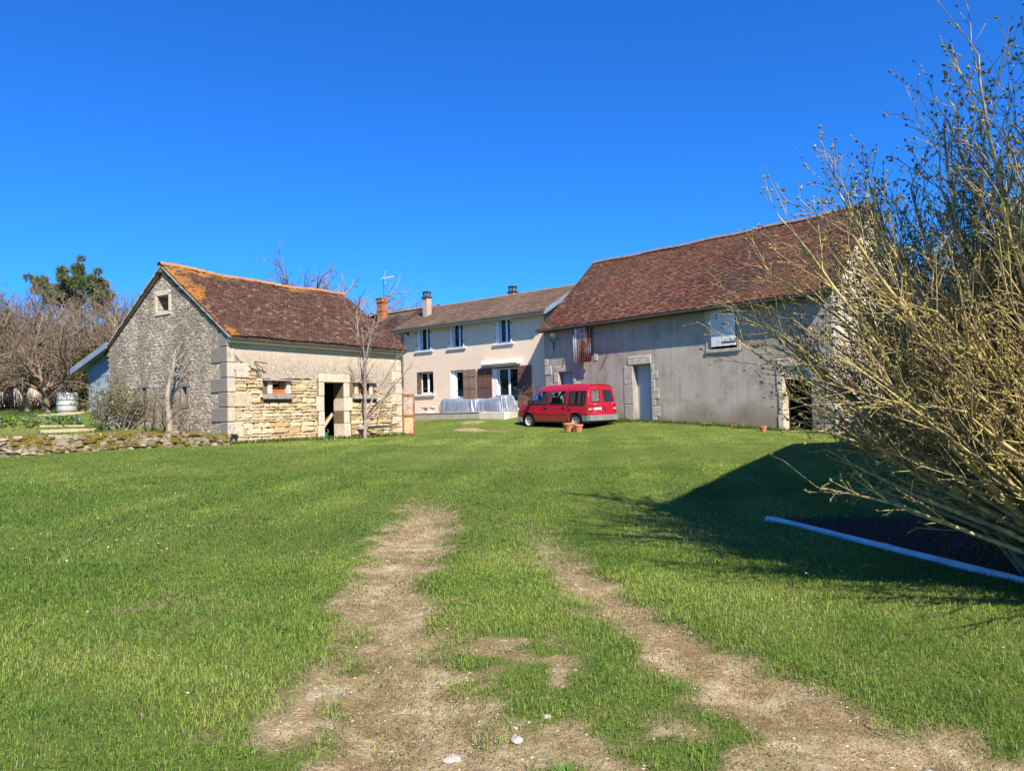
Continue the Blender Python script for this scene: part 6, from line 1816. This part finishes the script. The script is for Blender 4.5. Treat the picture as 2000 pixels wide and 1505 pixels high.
link('trunk', seg_mesh('trunk', segs, (7, 5, 4, 3)), yt, M['palebark'])
ps = how(10.25, -.9, 0); ps.z = hzf(ps.x, ps.y)
shrub('bare_shrub', 'small leafless shrub at the corner between the house and the barn', ps, 51, 9, (50, 88), (.9, 1.6), .018, M['fruitbark'], (.5, .04, .014, 2, [(.24, .10, .06), (.30, .15, .08)]))
# leafy vegetables in the far bed
for k in range(7):
    x_, y_ = -17.9 + .42 * k + rng.uniform(-.1, .1), 25.6 + rng.uniform(-.5, .4)
    lab = ['blue-green cabbage plant', 'yellow-green leafy plant'][k % 2]
    pal = [[(.13, .20, .13), (.16, .23, .17)], [(.20, .26, .03), (.14, .22, .03)]][k % 2]
    place_ = ['at the outer end of the garden bed by the picture edge', 'second from the picture edge in the garden bed', 'third from the picture edge in the garden bed', 'in the middle of the garden bed', 'third from the inner end of the garden bed', 'second from the inner end of the garden bed', 'at the inner end of the garden bed near its board'][k]
    leafy('vegetable_plant', lab + ' ' + place_, 'plant', (x_, y_, hgf(x_, y_) - .02), .20, .20, .13, 45, .16, .05, pal, 60 + k, 3, 'vegetables in the garden bed', zc=.15)
#%%PART6
# ------------------------------------------------------------------ grass
def inside_any(x, y):
    m = np.zeros(np.shape(x), bool)
    for o, a, L, W, pad in ((LBO, LBA, LBL, LBW, -.02), (BAO, BAA, BL, BW, 0), (HOO, HOA, HL, HD, 0)):
        lx, ly = to_local(o, a, x, y); m |= (lx > -pad) & (lx < L + pad) & (ly > -pad) & (ly < W + pad)
    lx, ly = to_local(HOO, HOA, x, y); m |= (lx > 1.2) & (lx < 9.9) & (ly > -2.05) & (ly < 0)
    m |= (lx > 8.2) & (lx < 9.95) & (ly > -2.45) & (ly < 0)
    return m
def in_view(x, y, m=.06):
    return np.abs(x) < (.70 + m) * y + .5
def patches(x, y):
    a = fbm(x * .35, y * .35, 201, 4); b = fbm(x * 1.3, y * 1.3, 231, 3)
    # mowing bands that swing round towards the outbuilding
    band = .5 + .5 * np.tanh(2.2 * np.sin((x - .10 * (y - 8) + .22 * np.sin(y * .22) + .12 * fbm(x * .5, y * .5, 17, 2)) * 2 * math.pi / 1.5))
    band = .5 + (band - .5) * sstep(5, 9, y) * sstep(-9, -5, x)
    return a, b, band
def blades(n, y0, y1, lmin, lmax, wid, segs3, seed, zf=hz, region=None, hscale=1.0):
    q = np.random.default_rng(seed)
    y = np.sqrt(q.uniform(y0 * y0, y1 * y1, n)); x = q.uniform(-1, 1, n) * (.76 * y + .5)
    keep = ~inside_any(x, y)
    if region is None:
        lx, ly = to_local(LBO, LBA, x, y)
        keep &= ~((y > wall_y(x) - .12) & (x < -8.8) & ((lx < .3) | (ly > 6.5)))
        br_ = bare(x, y); bd = bedmask(x, y)
        keep &= q.random(n) > np.clip(br_ * 1.0, 0, .90) * (1 - .5 * sstep(.50, .62, fbm(x * 4, y * 4, 77, 3)))
        keep &= q.random(n) > bd * .93
        # clumps: thin the sward between tufts
        keep &= q.random(n) < .45 + .8 * fbm(x * 6, y * 6, 55, 2)
    else: keep &= region(x, y); br_ = np.zeros(n); bd = br_
    x, y, br_ = x[keep], y[keep], br_[keep]; n = len(x)
    z = zf(x, y) + ((fbm(x * .8, y * .8, 3, 3) - .5) * .05 if region is None else (fbm(x * .9, y * .9, 8, 3) - .5) * .12) - .006
    a, b, band = patches(x, y)
    tuft = fbm(x * 2.2, y * 2.2, 301, 3)
    L = (lmin + (lmax - lmin) * q.random(n) ** 1.5) * (.55 + .9 * tuft) * (1 - .5 * br_) * hscale
    left = sstep(-1.5, -5, x) * sstep(2, 5, y) * .30
    L = L * (1 + left)
    az = q.uniform(0, 6.28, n); lean = q.uniform(.25, 1.45, n)
    dirx, diry = np.cos(az), np.sin(az)
    # blades laid over by the mower along its bands
    dirx = dirx + .0; diry = diry + (band - .5) * 1.1
    w = wid * q.uniform(.6, 1.4, n)
    px_, py_ = -np.sin(az), np.cos(az)
    P0 = np.stack([x, y, z], 1); side = np.stack([px_, py_, np.zeros(n)], 1) * w[:, None] * .5
    out = np.stack([dirx, diry, np.zeros(n)], 1); up = np.array([0, 0, 1.])
    mid = P0 + out * (L * lean * .28)[:, None] + up * (L * .62)[:, None]
    tip = P0 + out * (L * lean * .85)[:, None] + up * (L * (1 - .35 * lean))[:, None]
    g1 = np.array([.135, .24, .030]); g2 = np.array([.235, .36, .046]); g3 = np.array([.35, .43, .08]); dry = np.array([.38, .31, .16])
    k = np.clip(.25 + (a - .5) * 3.0 + (b - .5) * 1.5 + (band - .5) * .70 + q.normal(0, .26, n), 0, 1)[:, None]
    col = np.where(k < .5, g1 + (g2 - g1) * k * 2, g2 + (g3 - g2) * (k - .5) * 2)
    pd_ = .07 + .55 * br_ + .10 * sstep(.52, .68, b)
    col = np.where((q.random(n) < pd_)[:, None], dry * q.uniform(.6, 1.15, n)[:, None], col) * q.uniform(.8, 1.2, n)[:, None]
    if segs3:
        V = np.stack([P0 - side, P0 + side, mid - side * .8, mid + side * .8, tip], 1).reshape(-1, 3)
        f = np.array([[0, 1, 3], [0, 3, 2], [2, 3, 4]]); kk = 5
    else:
        V = np.stack([P0 - side, P0 + side, tip], 1).reshape(-1, 3); f = np.array([[0, 1, 2]]); kk = 3
    b_ = np.arange(n)[:, None, None] * kk
    return V, (b_ + f[None]).reshape(-1, 3), np.repeat(col, kk, 0)
def join(parts):
    Vs, Fs, Cs, o = [], [], [], 0
    for V, F, C_ in parts: Vs.append(V); Fs.append(F + o); Cs.append(C_); o += len(V)
    return np.concatenate(Vs), np.concatenate(Fs), np.concatenate(Cs)
M['grass'] = attr_mat('grass_blades', .55, .35, 80, 0, .42, grain=.1)
V, F, C_ = join([blades(300000, 2.2, 7.2, .020, .058, .0036, True, 1), blades(250000, 5.8, 14.5, .024, .058, .0056, True, 2), blades(210000, 10.5, 25, .03, .058, .011, False, 3), blades(170000, 21, 44, .035, .062, .021, False, 4)])
tag(link('grass', arr_mesh('grass', V, F, C_), None, M['grass']), 'short green grass blades covering the lawn', kind='stuff')
print('grass tris', len(F))
gr = lambda x, y: garden_keep(x, y) & (fbm(x * .6 + 9, y * .6, 15, 3) > .40)
V, F, C_ = blades(160000, 20, 46, .06, .13, .02, False, 9, hg, gr)
tag(link('garden_grass', arr_mesh('garden_grass', V, F, C_), None, M['grass']), 'rough grass growing in the raised garden', kind='stuff')
# taller weeds along the foot of the walls
def weeds(pts, n, h, seed, col):
    q = np.random.default_rng(seed); P, D = [], []
    for (x, y, s) in pts:
        P.append(np.c_[x + q.normal(0, s, n), y + q.normal(0, s, n), np.zeros(n)])
    P = np.concatenate(P); P[:, 2] = hz(P[:, 0], P[:, 1])
    keep = ~inside_any(P[:, 0], P[:, 1]); P = P[keep]; m = len(P)
    D = q.normal(0, .45, (m, 3)); D[:, 2] = 1
    return leaf_mesh('weeds', P, D, q.uniform(.4, 1.2, m) * h, np.full(m, .012), pick(col, q.random(m)), q)
wp = []
for s in np.arange(.2, 13.8, .22):
    v_ = to_world(BAO, BAA, s, -.06); wp.append((v_.x, v_.y, .10))
for s in np.arange(.1, 8.2, .25):
    v_ = to_world(LBO, LBA, s, -.06); wp.append((v_.x, v_.y, .07))
for s in np.arange(3.6, 4.9, .12):
    v_ = to_world(BAO, BAA, s, -.2); wp.append((v_.x, v_.y, .16)); wp.append((v_.x, v_.y, .16))
tag(link('weeds', weeds(wp, 60, .17, 5, [(.05, .11, .015), (.08, .15, .02), (.12, .18, .03)]), None, M['leaf']), 'tufts of weeds along the foot of the walls', kind='stuff')
# broad-leaved weeds and coarse tufts breaking up the turf
q = np.random.default_rng(64); Pw, Dw, Lw, Ww, Cw = [], [], [], [], []
for k in range(620):
    yy_ = math.sqrt(q.uniform(7, 260)); xx_ = q.uniform(-1, 1) * (.74 * yy_ + .3)
    if bare(xx_, yy_) > .75 or bedmask(xx_, yy_) > .3 or inside_any(np.array([xx_]), np.array([yy_]))[0] or (xx_ < -8.8 and yy_ > float(wall_y(xx_)) - .3): continue
    kind = q.random(); zz_ = float(gz(np.array([xx_]), np.array([yy_]))[0])
    if kind < .55:      # flat rosette
        m = int(q.integers(6, 12)); a = q.uniform(0, 6.28, m); r_ = q.uniform(.018, .045)
        Pw.append(np.c_[xx_ + np.cos(a) * .008, yy_ + np.sin(a) * .008, np.full(m, zz_ + .008)]); Dw.append(np.c_[np.cos(a), np.sin(a), q.uniform(.15, .7, m)])
        Lw.append(q.uniform(.7, 1.2, m) * r_ * 1.3); Ww.append(np.full(m, r_ * .24)); Cw.append(np.tile(np.array([.13, .25, .04]) * q.uniform(.6, 1.2), (m, 1)))
    else:               # coarse tuft of longer blades
        m = int(q.integers(18, 40)); s_ = q.uniform(.02, .06)
        Pw.append(np.c_[xx_ + q.normal(0, s_, m), yy_ + q.normal(0, s_, m), np.full(m, zz_)]); d_ = q.normal(0, .55, (m, 3)); d_[:, 2] = 1; Dw.append(d_)
        Lw.append(q.uniform(.04, .10, m)); Ww.append(np.full(m, .0022)); Cw.append(np.tile(np.array([.13, .27, .045]) * q.uniform(.6, 1.25), (m, 1)) * q.uniform(.8, 1.2, (m, 1)))
tag(link('lawn_weeds', leaf_mesh('lawn_weeds', np.concatenate(Pw), np.concatenate(Dw), np.concatenate(Lw), np.concatenate(Ww), np.concatenate(Cw), q), None, M['leaf']), 'small broad-leaved weeds and coarse tufts in the lawn', kind='stuff')
# daisies in the lawn
q = np.random.default_rng(8); P = []
for cx_, cy_, n_, s_ in ((-4.3, 8.2, 26, .45), (-5.5, 9.5, 14, .8), (-3.2, 4.9, 10, .8), (-7.5, 13, 22, 1.2), (-9, 17, 20, 2), (1.5, 26, 60, 4), (4, 24, 50, 3), (-1, 31, 40, 2), (2.2, 4.6, 7, .6), (3.0, 6.2, 6, .6)):
    P.append(np.c_[q.normal(cx_, s_, n_), q.normal(cy_, s_, n_)])
P = np.concatenate(P); P = P[~inside_any(P[:, 0], P[:, 1])]; P = np.c_[P, hz(P[:, 0], P[:, 1]) + q.uniform(.045, .075, len(P))]
Vs, Fs, Cs = [], [], []
for p in P:
    r_ = .009 * (1 + .03 * p[1]); t_ = q.normal(0, .25, 2); b0 = len(Vs)
    for m in range(8):
        a = m * math.pi / 4; rr_ = r_ * (1 if m % 2 else .75); Vs.append((p[0] + math.cos(a) * rr_, p[1] + math.sin(a) * rr_, p[2] + (math.cos(a) * t_[0] + math.sin(a) * t_[1]) * rr_)); Cs.append((.78, .77, .76))
    Vs.append((p[0], p[1], p[2] + r_ * .35)); Cs.append((.75, .60, .15))
    for m in range(8): Fs.append((b0 + m, b0 + (m + 1) % 8, b0 + 8))
tag(link('daisies', arr_mesh('daisies', Vs, Fs, np.array(Cs)), None, M['bud']), 'white daisies scattered through the lawn', kind='stuff')
# dandelion clumps at the foot of the barn
for s_, lab in ((8.95, 'yellow dandelions at the barn wall below the white loft shutter'), (10.35, 'yellow dandelions at the barn wall nearer its dark doorway')):
    v_ = to_world(BAO, BAA, s_, -.35); o = thing('dandelion_clump', lab, 'flowers', (v_.x, v_.y, hzf(v_.x, v_.y)), 0, 'dandelion clumps by the barn')
    q = np.random.default_rng(int(s_ * 10)); n = 12; P = np.c_[q.normal(0, .16, n), q.normal(0, .08, n), q.uniform(.08, .17, n)]
    T = np.c_[P, np.tile((0, 0, 1.), (n, 1)), np.zeros(n)]
    link('flowers', bud_mesh('flowers', T, .03, [(.75, .50, .01), (.70, .42, .01)], q, fat=1.1), o, M['bud'])
    n = 50; P = np.c_[q.normal(0, .16, n), q.normal(0, .08, n), np.zeros(n)]; D = q.normal(0, .6, (n, 3)); D[:, 2] = .7
    link('foliage', leaf_mesh('foliage', P, D, q.uniform(.08, .18, n), np.full(n, .015), pick([(.06, .13, .02), (.09, .17, .03)], q.random(n)), q), o, M['leaf'])
# chips of pale stone and bits of dead grass in the tracks
def chips(n, seed):
    q = np.random.default_rng(seed); y = np.sqrt(q.uniform(4.5, 130, n * 4)); x = q.uniform(-2.4, 3.4, n * 4)
    k = (bare(x, y) > .35) & (q.random(n * 4) < .9); x, y = x[k][:n], y[k][:n]; n = len(x)
    s = .002 + .007 * q.random(n) ** 6 ; s *= (1 + .04 * y)
    z = gz(x, y)
    V, F, C_ = [], [], []
    base = np.array([(1, 0, 0), (-.5, .87, 0), (-.5, -.87, 0), (.1, .1, .8), (.3, -.9, .3), (.4, .8, .3)])
    f = np.array([(0, 5, 3), (5, 1, 3), (1, 2, 3), (2, 4, 3), (4, 0, 3)])
    th = q.uniform(0, 6.28, n); c, sn = np.cos(th), np.sin(th)
    J = base[None] * q.uniform(.6, 1.4, (n, 6, 3))
    X = J[:, :, 0] * c[:, None] - J[:, :, 1] * sn[:, None]; Y = J[:, :, 0] * sn[:, None] + J[:, :, 1] * c[:, None]
    V = np.stack([X * s[:, None] + x[:, None], Y * s[:, None] + y[:, None], J[:, :, 2] * s[:, None] * .7 + z[:, None] - .001], 2).reshape(-1, 3)
    F = (np.arange(n)[:, None, None] * 6 + f[None]).reshape(-1, 3)
    col = pick([(.42, .34, .23), (.52, .44, .32), (.34, .26, .17), (.60, .54, .43), (.46, .36, .24)], q.random(n)) * q.uniform(.8, 1.15, n)[:, None]
    return arr_mesh('gravel', V, F, np.repeat(col, 6, 0))
tag(link('gravel', chips(26000, 3), None, attr_mat('limestone_chips', .95, .15, 50, 0)), 'pale limestone grit lying in the wheel tracks', kind='stuff')
q = np.random.default_rng(31); n = 30000
y = np.sqrt(q.uniform(4.5, 140, n)); x = q.uniform(-2.6, 3.4, n); k = (q.random(n) < bare(x, y) * .9); x, y = x[k], y[k]; n = len(x)
D = q.normal(0, 1, (n, 3)); D[:, 2] = q.uniform(0, .25, n)
V0 = np.c_[x, y, gz(x, y) + .003]
tag(link('dead_grass', leaf_mesh('dead_grass', V0, D, q.uniform(.02, .06, n), np.full(n, .0014) * (1 + .1 * y), pick([(.42, .33, .18), (.32, .24, .12), (.20, .15, .08), (.50, .42, .26)], q.random(n)), q, .05), None, M['leaf']), 'straw-coloured dead grass lying on the tracks', kind='stuff')
# larger half-buried stones in the near tracks
for i, (x_, y_, s_, lab) in enumerate(((.13, 3.66, .018, 'small white stone lying on the bare earth between the wheel tracks'), (1.73, 3.16, .017, 'pale stone in the nearer end of the curved wheel track'), (-.31, 3.35, .035, 'flat pale rock half buried beside the straight wheel track'), (-.02, 3.42, .03, 'rough limestone lump showing through the earth at the bottom of the picture'))):
    q_ = random.Random(i + 70); bm = bmesh.new(); bmesh.ops.create_icosphere(bm, subdivisions=2, radius=1)
    for v_ in bm.verts:
        k_ = 1 + .35 * mnoise.noise(v_.co * 1.4 + Vector((i * 7, 0, 0))); v_.co = Vector((v_.co.x * 1.4 * k_, v_.co.y * k_, v_.co.z * .5 * k_)) * s_
    me = bpy.data.meshes.new('stone'); bm.to_mesh(me); bm.free()
    o = link('loose_stone', me, None, M['bjamb']); o.location = (x_, y_, float(gz(np.array([x_]), np.array([y_]))[0]) + s_ * .12); o.rotation_euler = (0, 0, q_.uniform(0, 6))
    tag(o, lab, 'stone', 'loose stones in the tracks')
